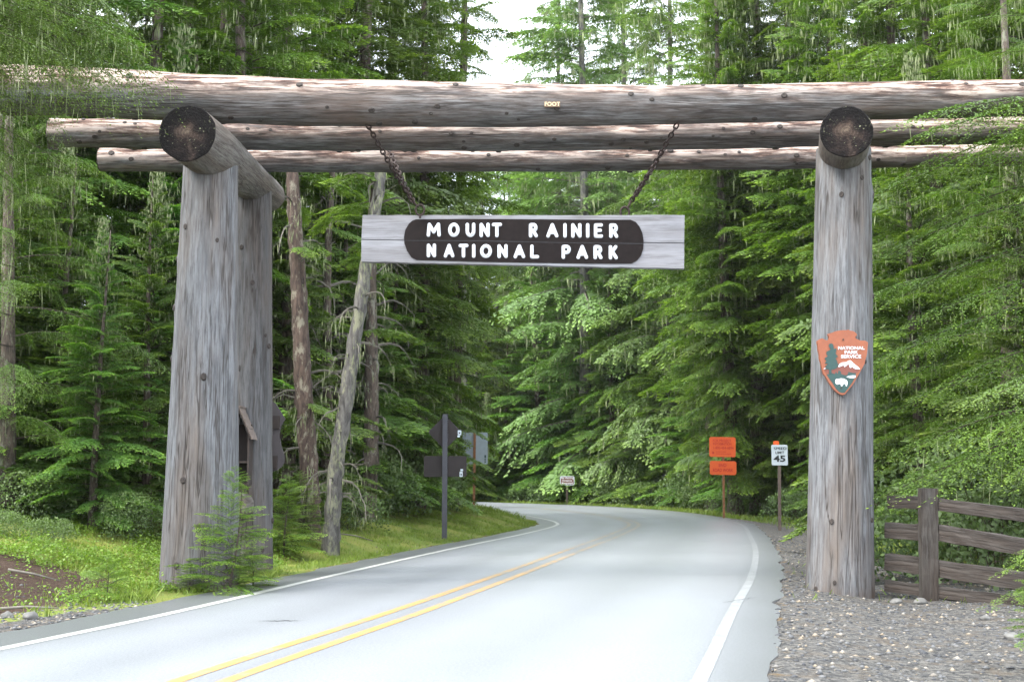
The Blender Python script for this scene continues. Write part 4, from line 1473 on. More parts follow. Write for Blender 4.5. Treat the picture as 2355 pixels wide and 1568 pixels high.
def tree_branches(r_, T_, H, z0, Rm, nb, pitch0, pitch1, power=.8, wh=0, jit=.25, topz=.98, wsc=1.0, belly=0.0):
    """list of branches from height z0 to the top"""
    out = []
    for i in range(nb):
        u = ((i + .5) / nb) ** 1.0
        u = 1 - (1 - u) ** 1.15
        if wh: u = (math.floor(u * wh) + .25 * r_.random()) / wh
        z = z0 + (H * topz - z0) * u
        R = Rm * ((1 - u) ** power) * r_.uniform(1 - jit * 1.6, 1 + jit * .7)
        if belly: R *= min(1, .55 + u * belly)
        R = max(R, Rm * .09)
        az_ = i * 2.39996 + r_.normal(0, .3)
        pt = pitch0 + (pitch1 - pitch0) * u + r_.normal(0, .1)
        out.append((T_[r_.integers(len(T_))], (0, 0, z), az_, pt, R, r_.normal(0, .25), r_.uniform(.85, 1.2) * wsc))
    return out


PROTO = {}


def proto(name, H, crown, trunk, kind='tree'):
    PROTO[name] = (H, crown, trunk, kind)


rp = np.random.default_rng(11)
mats_m = [M_NEEDLE, M_TWIG, M_LICHEN]
for k in range(2):     # young, skirted to the ground (12 m)
    cm = crown_mesh('crown', tree_branches(rp, T_MID, 12, .5, 2.9, 190, -.12, .55, .75, jit=.3), mats_m, 2500, (.1, .35), .02, k)
    proto('young%d' % k, 12, cm, trunk_mesh('trunk', 11.6, .17, .02, M_BARK, k))
for k in range(2):     # tall (30 m)
    cm = crown_mesh('crown', tree_branches(rp, T_TALL, 30, [1.6, 2.2, 3][k], [4.2, 3.9, 4.5][k], 270, -.3, .45, .62, jit=.34, belly=1.8), [M_NEEDLE if k < 1 else M_NEEDLE2, M_TWIG, M_LICHEN], 3500, (.2, .8), .03, k + 5)
    proto('tall%d' % k, 30, cm, trunk_mesh('trunk', 29.5, .34, .03, M_BARK, 5 + k, .3))
# thin ragged pale tree for the skyline
cm = crown_mesh('crown', tree_branches(rp, T_TALL, 30, 2, 4.2, 250, -.3, .3, .5, jit=.5), [M_FARNEEDLE, M_DEADTWIG, M_LICHEN], 3500, (.25, .8), .04, 31)
proto('thin', 30, cm, trunk_mesh('trunk', 29.5, .28, .03, M_BARKL, 31, .3))
# big hemlock, fine sprays on the low part
cm = crown_mesh('crown', tree_branches(rp, T_FINE, 13, 1.2, 4.4, 56, -.32, .2, .5, jit=.3, topz=.97), [M_NEEDLE2, M_TWIG, M_LICHEN], 1600, (.08, .4), .008, 41)
proto('hemlock', 13, cm, trunk_mesh('trunk', 13, .26, .05, M_BARK, 41, .2))
for k in range(2):
    cm = crown_mesh('crown', tree_branches(rp, T_SAP, 1.9, .1, .66, 84, .05, .6, .6, jit=.35), [M_SAPL, M_TWIG, M_LICHEN], 0)
    proto('sapling%d' % k, 1.9, cm, trunk_mesh('trunk', 1.95, .022, .004, M_TWIG, 51 + k, .06, 6, 10))
cm = crown_mesh('crown', tree_branches(rp, T_SAP, .8, .08, .62, 26, .1, .5, .5, jit=.2, wh=5), [M_HERB, M_TWIG, M_LICHEN], 0)
proto('seedling', .8, cm, trunk_mesh('trunk', .8, .012, .003, M_TWIG, 55, .02, 6, 8))


def plant(pname, x, y, H, rz, label, group=None, wide=1.0, name='conifer', cat='tree', lean=(0, 0), zoff=0.0):
    H0, cm, tm, kd = PROTO[pname]
    s = H / H0
    o = bpy.data.objects.new(name, None)
    COL.objects.link(o)
    o.location = (x, y, gz(x, y) + zoff)
    o.rotation_euler = (lean[0], lean[1], rz)
    o.scale = (s * wide, s * wide, s)
    tag(o, label, cat, group)
    for nm, me in (('trunk', tm), ('crown', cm)):
        c_ = bpy.data.objects.new(nm, me); COL.objects.link(c_); c_.parent = o
    return o


def X(px, Y): return (px - CX) / F * Y * .997


def HT(py, Y): return P(CX, py, Y).z   # world height seen at row py


# saplings by the posts
plant('sapling0', X(525, 18.6), 18.6, 1.85, .6, 'bright green hemlock sapling growing against the front left gateway post', name='sapling', cat='sapling', wide=1.2, lean=(0, .06))
plant('sapling1', X(585, 19.6), 19.6, .75, 2.0, 'low bushy hemlock sapling behind the taller one at the left posts', name='sapling', cat='sapling', wide=1.9)
plant('sapling1', X(440, 18.6), 18.7, .42, 1.0, 'tiny dark sapling at the foot of the front left post', name='sapling', cat='sapling', wide=2.0)
plant('seedling', X(254, 17.2), 17.2, .62, .3, 'low spreading fir seedling on the left verge', name='sapling', cat='sapling', wide=1.0)
plant('sapling1', X(660, 26), 26, 1.6, .3, 'young fern-like hemlock just right of the rear left post', name='sapling', cat='sapling', wide=1.4)
plant('sapling0', X(690, 28), 28, 1.5, 1.3, 'droopy light green sapling before the reddish trunk', name='sapling', cat='sapling', wide=1.7)
plant('sapling0', X(2385, 11.5), 11.5, 1.0, .3, 'out of focus sapling at the right edge in front of the fence', name='sapling', cat='sapling', wide=1.0, zoff=.2)

# hemlocks framing the gateway
def hero_tree(x, y, H, tips, label, seed, tmpl, nlich=500, r0=.22, wsc=1.0, rep=1, leafm=None):
    r_ = np.random.default_rng(seed)
    o = bpy.data.objects.new('hemlock', None); COL.objects.link(o)
    z = gz(x, y); o.location = (x, y, z)
    tag(o, label, 'tree')
    br = []
    tips = [(a + r_.normal(0, 22) - 25 * q * (rep > 1), b + (0 if 300 < a < 700 else 30) * q + r_.normal(0, 10) * (q > 0), c + r_.normal(0, .25) * (q > 0), d) for q in range(rep) for a, b, c, d in tips]
    for px, py, Y, rise in tips:
        t = P(px, py, Y)
        h = t.z - z + rise
        v = np.array([t.x - x, t.y - y, t.z - z - h])
        br.append((tmpl[r_.integers(len(tmpl))], (0, 0, h), math.atan2(v[1], v[0]), math.atan2(v[2] + .1 * np.linalg.norm(v), math.hypot(v[0], v[1])), float(np.linalg.norm(v)), r_.normal(0, .15), wsc))
    cm = crown_mesh('crown', br, [leafm or M_NEEDLE2, M_TWIG, M_LICHEN], nlich, (.12, .6), .008, seed)
    for nm, me in (('trunk', trunk_mesh('trunk', H, r0, .04, M_BARK, seed, .1)), ('crown', cm)):
        c_ = bpy.data.objects.new(nm, me); COL.objects.link(c_); c_.parent = o


hero_tree(X(-520, 16.2), 16.2, 15, [(405, 190, 17.6, .6), (325, 215, 17.9, .9), (250, 160, 17.2, .7), (400, 120, 17.4, .3), (330, 60, 17.5, .9), (210, 90, 16.6, .3), (180, 230, 17.8, 1.0), (260, 10, 17.0, 1.0), (120, 30, 16.5, .6), (60, 130, 16.5, .4),
                                    (235, 385, 17.9, .8), (130, 300, 17.3, .5), (180, 480, 18.2, .9), (90, 420, 17.2, .8), (60, 560, 17.5, .9), (120, 640, 18.4, .8), (40, 730, 17.6, .6), (70, 860, 18.0, .6), (20, 960, 17.5, .5)],
          'near hemlock outside the left edge whose drooping mossy sprays hang over the beam ends', 71, T_DROOP, 1300, rep=3, leafm=M_NEEDLE3)
hero_tree(X(2760, 20.3), 20.3, 14, [(2112, 292, 18.6, .3), (2135, 330, 18.8, .5), (2230, 270, 19.0, .2), (2210, 375, 18.7, .6), (2300, 330, 18.9, .4), (2010, 480, 20.6, .9), (2060, 430, 21.0, .7), (2120, 520, 20.0, .7), (2000, 610, 20.2, 1.0), (2030, 700, 20.6, .9), (2100, 760, 19.8, .8), (2045, 830, 20.4, .8), (2160, 900, 19.6, .7), (2020, 960, 20.6, .7), (1985, 1165, 19.2, .8), (2060, 1060, 19.6, .7), (2130, 1100, 19.3, .5), (2220, 1030, 19.4, .5), (2290, 1100, 19.6, .4)],
          'near hemlock outside the right edge whose flat bright sprays reach past the right post', 72, T_FINE, 250, wsc=.9)
hero_tree(X(2760, 12.0), 12.0, 5.5, [(2252, 945, 11.2, .3), (2262, 1015, 11.0, .25), (2345, 462, 11.5, .3), (2340, 870, 11.4, .3), (2335, 1110, 11.2, .2), (2310, 1320, 11.4, .15), (2330, 1400, 11.3, .1), (2345, 1300, 11.0, .1)],
          'closest young hemlock at the right edge with bright yellow green tips', 73, T_FINE, 0, .06)
plant('hemlock', X(2560, 24), 24.0, 13.5, 4.0, 'large hemlock behind the rail fence at the right edge', name='hemlock', wide=1.0)
plant('hemlock', X(20, 24.5), 24.5, 11, 2.2, 'layered green hemlock behind the left verge at the picture edge', name='hemlock', wide=.85)
plant('hemlock', X(2330, 26), 26.5, 13, 5.2, 'dark layered hemlock behind the fence and right post', name='hemlock', wide=.95)
plant('hemlock', X(-90, 29), 29, 12, 3.1, 'broad hemlock filling the forest behind the left picture edge', name='hemlock', wide=.9)
for a_, b_, c_, d_ in ((130, 27.5, 8, 'feathery fir second from the left picture edge'), (395, 31, 12, 'dense fir peeking past the left side of the front left post'), (-30, 26, 9, 'bushy fir cut by the left picture edge'), (270, 33, 14, 'tall dense fir between the left hemlock and the left posts'), (640, 33, 10, 'dense fir directly behind the dark plaque'), (770, 39, 12, 'dense fir between the reddish and the leaning trunk')):
    plant('young%d' % (c_ % 2), X(a_, b_), b_, c_, a_ * .1, d_, wide=1.15)
plant('young1', X(60, 31), 31, 13, 3.1, 'tall bushy fir behind the left hemlocks', wide=1.1)
plant('young0', X(200, 24), 24.5, 6.0, .5, 'small loose fir with a reddish stem on the left verge', wide=1.0)
plant('young1', X(328, 26), 26.5, 7.5, 1.9, 'loose grey green fir just left of the front left post', wide=1.0)
plant('young1', X(2130, 30), 30, 12, .4, 'bright fir between the right post and the fence')
plant('young0', X(2420, 23), 24, 9, 2.4, 'bushy fir at the right picture edge behind the fence')

SIGNS = [(1303, 94), (1664, 62), (1792, 46), (1092, 54), (1022, 36.5)]


def hides_sign(px, Y, R_):
    return any(Ys - 30 < Y < Ys + R_ * .75 + .5 and abs(px - ps) < R_ / Y * F * .85 + 30 for ps, Ys in SIGNS)


FIRST = [
    ('young0', 1850, 53, 14, 'green fir behind the speed limit sign', 1.25),
    ('young1', 1760, 60, 15, 'green fir between the speed limit and orange signs', 1.2),
    ('young0', 1650, 69, 16, 'pale green fir right behind the orange signs', 1.2),
    ('young1', 1540, 78, 17, 'rounded green fir on the bend left of the orange signs', 1.2),
    ('young0', 1440, 88, 20, 'broad fir right of the small brown sign', 1.2),
    ('young1', 1340, 104, 22, 'broad fir behind the small brown sign', 1.25),
    ('young0', 1240, 108, 23, 'dark fir left of the small brown sign', 1.1),
    ('young1', 1165, 110, 18, 'blue green fir in the dark gap at the end of the road', 1.0),
    ('young0', 1120, 106, 9, 'low fir behind the grey sign plate', 1.2),
    ('young1', 1060, 102, 10, 'low bright fir between the two left signs', 1.3),
    ('young1', 960, 48, 13, 'leaning out fir behind the brown diamond sign', .85),
    ('young0', 905, 43, 11, 'dense fir left of the brown diamond sign', 1.0),
    ('young1', 850, 40, 9, 'fir with low skirts behind the leaning lichen trunk', 1.0),
    ('tall1', 960, 47, 27, 'tall hemlock rising over the beams left of the sky gap', 1.05),
    ('tall0', 800, 43, 30, 'tall dark fir over the left half of the beams', 1.1),
    ('tall1', 900, 55, 36, 'tall hemlock between the two tall trees left of the sky gap', 1.0),
    ('tall1', 710, 48, 33, 'tall bright hemlock rising behind the thick dark trunk', 1.1),
    ('tall1', 640, 38, 27, 'tall dark fir behind the left posts', 1.0),
    ('tall1', 560, 33, 24, 'tall hemlock between the left posts and the picture edge', .95),
    ('tall1', 330, 33, 24, 'tall fir left of the left posts', 1.0),
    ('tall0', 130, 30, 24, 'tall fir behind the left hemlock', 1.05),
    ('thin', 1345, 98, 60, 'pale ragged tree against the sky right of the gap', .95),
    ('thin', 1532, 92, 56, 'thin see-through tree standing against the sky', .75),
    ('thin', 1290, 112, 58, 'faint ragged tree at the edge of the sky gap', .8),
    ('thin', 1465, 108, 60, 'faint broad tree between the two ragged trees against the sky', .85),
    ('tall1', 1420, 118, 50, 'broad pale fir standing against the sky behind the light green pointed one', .6),
    ('tall1', 1640, 80, 42, 'tall fir at the right edge of the open sky', .9),
    ('tall1', 1040, 56, 37, 'tall hemlock whose right side borders the sky gap', .8),
    ('tall0', 1215, 116, 39, 'pointed conifer right below the sky gap', .8),
    ('tall1', 1120, 112, 36, 'conifer right of the tall hemlock below the sky gap', .8),
    ('young1', 1415, 84, 25.5, 'light green pointed fir top just above the beam', .75),
    ('tall1', 1700, 76, 44, 'dense hemlock behind the first tall trees right of the sky', 1.25),
    ('tall1', 1790, 70, 42, 'second dense hemlock right of the open sky', 1.2),
    ('tall1', 1870, 64, 40, 'dense dark hemlock in the upper right forest above the beam', 1.25),
    ('tall1', 1985, 58, 38, 'dense hemlock above the right cross log', 1.25),
    ('tall1', 2140, 50, 36, 'dense hemlock high above the right beam ends', 1.25),
    ('tall1', 2290, 44, 34, 'dense hemlock in the upper right corner', 1.25),
    ('tall0', 1740, 66, 36, 'dark fir behind the bright hemlock right of the sky', 1.0),
    ('tall1', 1905, 58, 34, 'tall hemlock over the beam just left of the right post', 1.0),
    ('tall0', 2090, 50, 32, 'tall dark fir over the beam just right of the right post', 1.0),
    ('tall1', 1690, 62, 34, 'tall bright hemlock over the beam right of the sky', 1.0),
    ('tall0', 1830, 52, 31, 'tall dark fir over the beam left of the right post', 1.0),
    ('tall1', 2000, 42, 25, 'tall mossy hemlock over the right post', 1.0),
    ('tall1', 2190, 36, 24, 'tall dark fir over the right end of the beams', 1.05),
    ('tall0', 2380, 31, 24, 'tall fir at the upper right picture edge', 1.1),
]
taken = []
for i, (pn, px, Y, H, lb, wd) in enumerate(FIRST):
    while px > 1100 and Y < 130 and hides_sign(px, Y, 2.9 / 12 * H * wd if pn.startswith('young') else H * .15 * wd): Y += .5
    if pn.startswith('young') and px > 1100:
        rad = 2.9 / 12 * H * wd * .9
        for _ in range(60):
            a_, b_, _z = road_dist([X(px, Y)], [Y])
            if max(a_[0], b_[0]) >= rad * .95 + 1.0: break
            Y += .5
    plant(pn, X(px, Y), Y, H, i * 1.7, lb, wide=wd)
    taken.append((X(px, Y), Y))

# forest fill
rf = np.random.default_rng(23)
n_fill = 0
fills = []
cand = []
for _ in range(9000):
    Y = 26 + 128 * rf.random() ** .8
    px = rf.uniform(-250, 2600)
    cand.append((X(px, Y), Y, px))
cx_ = np.array([c[0] for c in cand]); cy_ = np.array([c[1] for c in cand])
dl_, dr_, _z = road_dist(cx_, cy_)
for (x, y, px), a_, b_ in zip(cand, dl_, dr_):
    out = max(a_, b_)
    if out < 4.2 and y > 60: continue
    if y < 60 and out < 5.5 or (a_ > 0 and out < 7.5 and y < 60): continue
    if y > 60 and out > 45 and not (950 < px < 1750): continue
    if y > 60 and not (850 < px < 2100): continue
    if y < 60 and out > 17: continue
    if a_ > 0 and y < 80 and px > 860: continue
    mind = 3.6 if y < 60 else (4.6 if y < 110 else 5.5)
    if any((x - q) ** 2 + (y - w) ** 2 < mind * mind for q, w in taken): continue
    edge = out < 9 and y < 130
    gap = 1130 < px < 1255
    H = rf.uniform(22, 31) if not edge else (rf.uniform(9, 16) if y < 60 else rf.uniform(14, 22))
    pn = ['tall0', 'tall1'][rf.integers(2)] if not edge else ['young0', 'young1'][rf.integers(2)]
    z0 = gz(x, y)
    if hides_sign(px, y, (H * .24 * 1.0 if edge else H * .13)): continue
    if 1230 < px < 1640 and not edge:
        # loose skyline: closed wall below the beams, only a few thin tops above
        H = (HT(200, y) - z0) * rf.uniform(.82, 1.02)
        if y > 100: pn = 'thin' if rf.random() < .4 else pn
    elif gap:
        H = (HT(200, y) - z0) * rf.uniform(.9, 1.0)
    elif 1060 < px < 1650:
        H = min(H, (HT(120, y) - z0))
    H = max(H, 6)
    taken.append((x, y))
    fills.append((pn, x, y, H, px, (out if edge else 0), 'left' if a_ > 0 else 'right'))
    n_fill += 1
    if n_fill > 255: break
print('fill trees', n_fill)
MARKS = [(-100, 'beyond the left picture edge'), (80, 'at the left picture edge'), (250, 'above the dirt bank'), (400, 'just left of the left posts'), (550, 'behind the left posts'), (690, 'behind the reddish trunk'), (800, 'behind the leaning grey trunk'), (920, 'left of the brown diamond sign'), (1022, 'behind the brown diamond sign'), (1090, 'behind the grey sign plate'), (1190, 'under the sky gap'), (1303, 'behind the small brown sign'), (1390, 'right of the small brown sign'), (1480, 'under the right chains of the hanging sign'), (1570, 'left of the orange signs'), (1664, 'behind the orange signs'), (1730, 'right of the orange signs'), (1792, 'behind the speed limit sign'), (1930, 'behind the right post'), (2060, 'right of the right post'), (2180, 'behind the rail fence'), (2330, 'at the right picture edge'), (2500, 'beyond the right picture edge')]
ORD = ['nearest', 'second', 'third', 'fourth', 'fifth', 'sixth']
rank = {}
for pn, x, y, H, px, edge, side in sorted(fills, key=lambda f: f[2]):
    mk = min(MARKS, key=lambda m: abs(m[0] - px))[1]
    kd = 'young conifer' if edge else 'tall conifer'
    k_ = rank.get((mk, kd), 0); rank[(mk, kd)] = k_ + 1
    grp = ('young conifers at the forest edge' if edge else 'tall conifers in the forest') + (' beyond the bend' if y > 100 else ' ' + side + ' of the road')
    if k_ < 6:
        lab = ORD[k_] + ' ' + kd + (' of the forest edge ' if edge else ' deep in the forest ') + mk
    else:
        lab = kd + (' merging into the far forest beyond the bend' if y > 100 else ' hidden deep in the forest ' + side + ' of the road, behind the front trees')
    eo = edge
    plant(pn, x, y, H, rf.uniform(0, 6.28), lab, grp, wide=rf.uniform(.95, 1.3) if not edge else max(.55, min(1.25, (eo - .5) / (2.9 / 12 * H * .8))))


# ------------------------------------------------------------------ bare trunks on the left bank
def bare_trunk(pts, rads, mat, label, name='tree_trunk', nbr=26, seed=0, lich=900, blen=(.5, 1.6), sprays=3):
    r_ = np.random.default_rng(seed)
    base = pts[0]
    o = empty(name, base, label, 'tree')
    # trunk
    seg = 16
    P_ = np.array([list(p) for p in pts]); n = 60
    t = np.linspace(0, 1, n); ti = np.linspace(0, 1, len(pts))
    C_ = np.stack([np.interp(t, ti, P_[:, k]) for k in range(3)], 1)
    for _ in range(6): C_[1:-1] = (C_[:-2] + 2 * C_[1:-1] + C_[2:]) / 4
    R_ = np.interp(t, ti, rads)
    V, Fc = [], []
    for i in range(n):
        for k in range(seg):
            a = 2 * math.pi * k / seg
            q = R_[i] * (1 + .08 * math.sin(3 * a + i * .2) + .1 * r_.normal())
            V.append((C_[i, 0] + q * math.cos(a) - base.x, C_[i, 1] + q * math.sin(a) - base.y, C_[i, 2] - base.z))
    for i in range(n - 1):
        for k in range(seg):
            Fc.append([i * seg + k, i * seg + (k + 1) % seg, (i + 1) * seg + (k + 1) % seg, (i + 1) * seg + k])
    tm = meshdata('trunk', V, Fc, [mat], smooth=True)
    to = bpy.data.objects.new('trunk', tm); COL.objects.link(to); to.parent = o
    # dead branches as thin crossed quads along wiggly lines
    bq, lp = [], []
    for b_ in range(nbr):
        i = r_.integers(int(n * .12), n - 2)
        az_ = r_.uniform(0, 6.28); L_ = r_.uniform(*blen)
        p = C_[i] - np.array(list(base)); d = np.array([math.cos(az_), math.sin(az_), r_.uniform(-.1, .5)])
        m = 7
        rr = .022 * L_
        for s in range(m):
            d2 = d + r_.normal(0, .22, 3) + np.array([0, 0, -.12 * s])
            d2 /= np.linalg.norm(d2)
            q = p + d2 * L_ / m
            w0, w1 = rr * (1 - s / m) + .003, rr * (1 - (s + 1) / m) + .003
            for ax in (np.array([0, 0, 1.]), np.cross(d2, [0, 0, 1.])):
                ax = ax / np.linalg.norm(ax)
                bq.append([p - ax * w0, q - ax * w1, q + ax * w1, p + ax * w0])
            lp.append(q)
            if r_.random() < .6:
                e = q + (d2 + r_.normal(0, .6, 3)) * L_ * .22
                bq.append([q - [0, 0, .004], e, e + [0, 0, .003], q + [0, 0, .006]]); lp.append(e)
            p = q
            d = d2
    bq = np.array(bq)
    lq = lichen_quads(r_, np.array(lp), int(lich * .7), .08, .4, .012)
    bm_ = quadmesh('dead_branches', np.concatenate([bq, lq]), None, np.concatenate([np.zeros(len(bq)), np.ones(len(lq))]), [M_DEADTWIG, M_LICHEN])
    bo = bpy.data.objects.new('dead_branches', bm_); COL.objects.link(bo); bo.parent = o
    if sprays:
        br_ = []
        for b_ in range(sprays):
            i = r_.integers(int(n * .3), n - 2)
            p = C_[i] - np.array(list(base))
            br_.append((T_MID[b_ % 4], tuple(p), r_.uniform(0, 6.28), r_.uniform(-.4, .1), r_.uniform(.8, 1.7), 0, 1.1))
        cm = crown_mesh('green_sprays', br_, [M_NEEDLE2, M_TWIG, M_LICHEN])
        so = bpy.data.objects.new('green_sprays', cm); COL.objects.link(so); so.parent = o
    return o


YT = 29
g0 = ground_pt(712, YT, -.2)
bare_trunk([g0, P(712, 1100, YT), P(697, 850, YT), P(682, 600, YT), P(672, 400, YT), P(668, 235, YT)], [.24, .20, .19, .16, .145, .12], M_BARKR, 'slender reddish brown trunk just right of the left gateway posts', seed=3, nbr=34, blen=(.4, 1.4), sprays=9)
g0 = ground_pt(757, 27.5, -.2)
bare_trunk([g0, P(768, 1110, 27.5), P(800, 900, 27.5), P(836, 650, 27.5), P(872, 430, 27.5), P(882, 290, 27.5), P(884, 235, 27.5)], [.19, .155, .15, .135, .115, .09, .07], M_BARKL, 'leaning grey trunk crusted with lichen and dead branches, left of the brown diamond sign', seed=4, nbr=44, lich=1100, blen=(.5, 1.5), sprays=9)
for px, Y, r0_, lb, sd in ((742, 35, .13, 'thin dark trunk between the reddish trunk and the leaning trunk', 5), (652, 33, .17, 'dark trunk half hidden behind the rear left post', 6), (845, 37, .2, 'mossy brown trunk right behind the leaning grey trunk', 7), (1098, 112, .26, 'bare pale trunk above the grey sign plate', 8), (1140, 118, .22, 'thinner bare pale trunk above the end of the road', 9), (1067, 108, .2, 'thin pale trunk above the brown diamond sign', 10),
                           (485, 36, .1, 'slender pale brown trunk rising above the beams between the left post and its neighbour', 15), (410, 34, .2, 'dark trunk in the shade left of the left posts', 12), (735, 48, .3, 'thick dark trunk rising over the left part of the beams', 13), (2010, 60, .3, 'dim trunk in the forest right of the right post', 14)):
    g0 = ground_pt(px, Y, -.2)
    th_ = 24 if px in (735, 485, 2010) or Y > 100 else HT(240, Y) - g0.z
    bare_trunk([g0, g0 + Vector((.1, 0, th_ * .25)), g0 + Vector((.0, 0, th_ * .6)), g0 + Vector((.2, 0, th_))], [r0_ * 1.25, r0_, r0_ * .8, r0_ * .4], M_BARK if Y < 100 else M_BARKL, lb, seed=sd, nbr=46, lich=500, blen=(.5, 2.0), sprays=6)


# ------------------------------------------------------------------ shrubs
def shrub_mesh(seed, H=1.4, R=1.1, n=2600):
    r_ = np.random.default_rng(seed)
    a = r_.uniform(0, 6.28, n); u = r_.random(n)
    lob = 1 + .25 * np.sin(3 * a + seed) + .15 * np.sin(7 * a)
    rr = R * np.sqrt(r_.random(n)) * lob
    z = H * (u ** .6) * np.sqrt(np.clip(1.05 - (rr / R / 1.3) ** 2, .05, 1))
    p = np.stack([rr * np.cos(a), rr * np.sin(a), z], 1)
    d = nrm(r_.normal(0, 1, (n, 3)) + np.array([0, 0, .4]))
    nn = nrm(np.cross(d, r_.normal(0, 1, (n, 3))))
    L_ = r_.uniform(.05, .1, n)
    q, t = kite(p, d, nn, L_, L_ * .32, u * .4, u)
    st = []
    for k in range(26):
        b_ = r_.normal(0, R * .2, 3); b_[2] = 0
        e = b_ + np.array([r_.normal(0, R * .5), r_.normal(0, R * .5), H * r_.uniform(.5, 1)])
        st.append([b_ - [.006, 0, 0], e, e + [.003, 0, 0], b_ + [.006, 0, 0]])
    st = np.array(st)
    return quadmesh('leaves', np.concatenate([q, st]), np.concatenate([t, np.zeros((len(st), 4))]), np.concatenate([np.zeros(n), np.ones(len(st))]), [M_BUSH, M_TWIG, M_LICHEN])


SH = [shrub_mesh(1), shrub_mesh(2, 1.0, 1.2), shrub_mesh(3, 1.8, 1.2, 3200)]
SHR = [(905, 42, 1.5, 'grey green shrub at the foot of the firs left of the diamond sign'), (960, 47, 1.6, 'leafy shrub right behind the brown diamond sign post'), (850, 38, 1.1, 'low shrub right of the leaning grey trunk'), (800, 33, .8, 'small shrub at the foot of the leaning grey trunk'),
       (1235, 101, 2.4, 'pale shrub left of the small brown sign'), (1365, 97, 2.0, 'pale shrub right of the small brown sign'), (1420, 92, 2.2, 'round shrub on the outside of the bend'), (1500, 83, 2.4, 'broad shrub on the outside of the bend below the firs'), (1590, 74, 2.2, 'shrub left of the orange signs'), (1625, 69, 2.0, 'shrub behind the post of the orange signs'),
       (1712, 66, 2.0, 'shrub right of the orange signs'), (1755, 55, 1.8, 'shrub left of the speed limit post'), (1830, 51, 1.6, 'shrub right of the speed limit post'), (2060, 23.5, 1.2, 'dark shrub behind the left end of the rail fence'), (2230, 22.5, 1.4, 'dark shrub behind the middle of the rail fence'), (2400, 21, 1.4, 'dark shrub behind the right end of the rail fence'), (1120, 104, 1.6, 'dark shrub where the road disappears'), (1190, 106, 1.8, 'shrub on the far road edge in the dark gap'),
       (60, 24, .7, 'leafy shrub at the left edge under the hemlock'), (120, 22.5, .4, 'low leafy shrub on the dirt bank'), (300, 24, .5, 'low shrub left of the front left post'), (20, 21.5, .35, 'sparse shrub on top of the dirt bank')]
for i, (px, Y, s, lb) in enumerate(SHR):
    if px > 1100 and px < 1900:
        s = s * .75
        for _ in range(60):
            a_, b_, _z = road_dist([X(px, Y)], [Y])
            if max(a_[0], b_[0]) >= s * 1.25 + .9: break
            Y += .4
    x = X(px, Y)
    o = empty('shrub', (x, Y, gz(x, Y) - .05), lb, 'shrub', rz=i * 1.3)
    o.scale = (s, s, s)
    c_ = bpy.data.objects.new('leaves', SH[i % 3]); COL.objects.link(c_); c_.parent = o

# ------------------------------------------------------------------ grass, herbs, gravel
rg = np.random.default_rng(3)


def scatter(n, xr, yr, fn):
    x = rg.uniform(*xr, n); y = rg.uniform(*yr, n)
    z, dl, dr = ground_z(x, y, True)
    w = fn(x, y, dl, dr)
    k = rg.random(n) < w
    return np.stack([x[k], y[k], z[k]], 1), dl[k], dr[k]


def blades(p, hmin, hmax, w, mat, name, label, lean=.5):
    n = len(p)
    a = rg.uniform(0, 6.28, n)
    h = rg.uniform(hmin, hmax, n)
    sx = np.stack([np.cos(a), np.sin(a), np.zeros(n)], 1) * (w * rg.uniform(.6, 1.3, n))[:, None]
    ld = np.stack([rg.normal(0, lean, n), rg.normal(0, lean, n), np.ones(n)], 1) * h[:, None]
    mid = p + ld * .5 + np.array([0, 0, .1]) * h[:, None]
    q = np.stack([p - sx, p + sx, mid + sx * .7, p + ld], 1)
    t = np.stack([np.zeros(n), np.zeros(n), np.full(n, .5), np.ones(n)], 1) * rg.uniform(.2, 1, n)[:, None]
    o = mobj(name, quadmesh(name, q, t, None, [mat]))
    tag(o, label, 'grass', kind='stuff')
    return o


pn_ = lambda x, y, s, sd_: vnoise(x, y, s, sd_)
p, _, _ = scatter(260000, (-13, 3), (16, 56), lambda x, y, dl, dr: np.where((dl > .1) & (dl < 7), (.12 + .88 * sstep(.35, .6, pn_(x, y, 1.1, 8))) * np.where(y + 1.2 * np.clip(x + 5.9, 0, 3) > 19.8, 1, .07), 0))
blades(p, .03, .11, .007, M_GRASS, 'grass', 'short mossy grass on the left bank and verge')
p, _, _ = scatter(90000, (1, 17), (17.5, 70), lambda x, y, dl, dr: np.where((dr > .15) & (dr < 5.5), np.where(y < 26, .10 * sstep(.55, .75, pn_(x, y, .7, 9)) + .6 * (dr > 3.2) * (y > 20.5), .7 * sstep(1.6 - np.clip((y - 40) / 12, 0, 1.4), 2.6, dr)), 0))
blades(p, .04, .14, .008, M_GRASS, 'grass', 'patchy grass along the right shoulder')
p, _, _ = scatter(60000, (-9, 14), (60, 118), lambda x, y, dl, dr: np.where((np.maximum(dl, dr) > .2) & (np.maximum(dl, dr) < 3.5), .9, 0))
blades(p, .08, .3, .02, M_GRASS, 'grass', 'grass strip along the far bend of the road')
# taller tufts at the left post foot and along the near left pavement edge
p, _, _ = scatter(60000, (-8.5, -3.2), (15, 23), lambda x, y, dl, dr: np.where((dl > .12) & (dl < .75), .35 * sstep(.4, .7, pn_(x, y, .5, 5)), 0) + np.where((dl > .75) & (dl < 1.6) & (y > 17), .12, 0))
blades(p, .06, .2, .006, M_GRASS, 'grass', 'taller grass tufts at the pavement edge near the left post', .35)

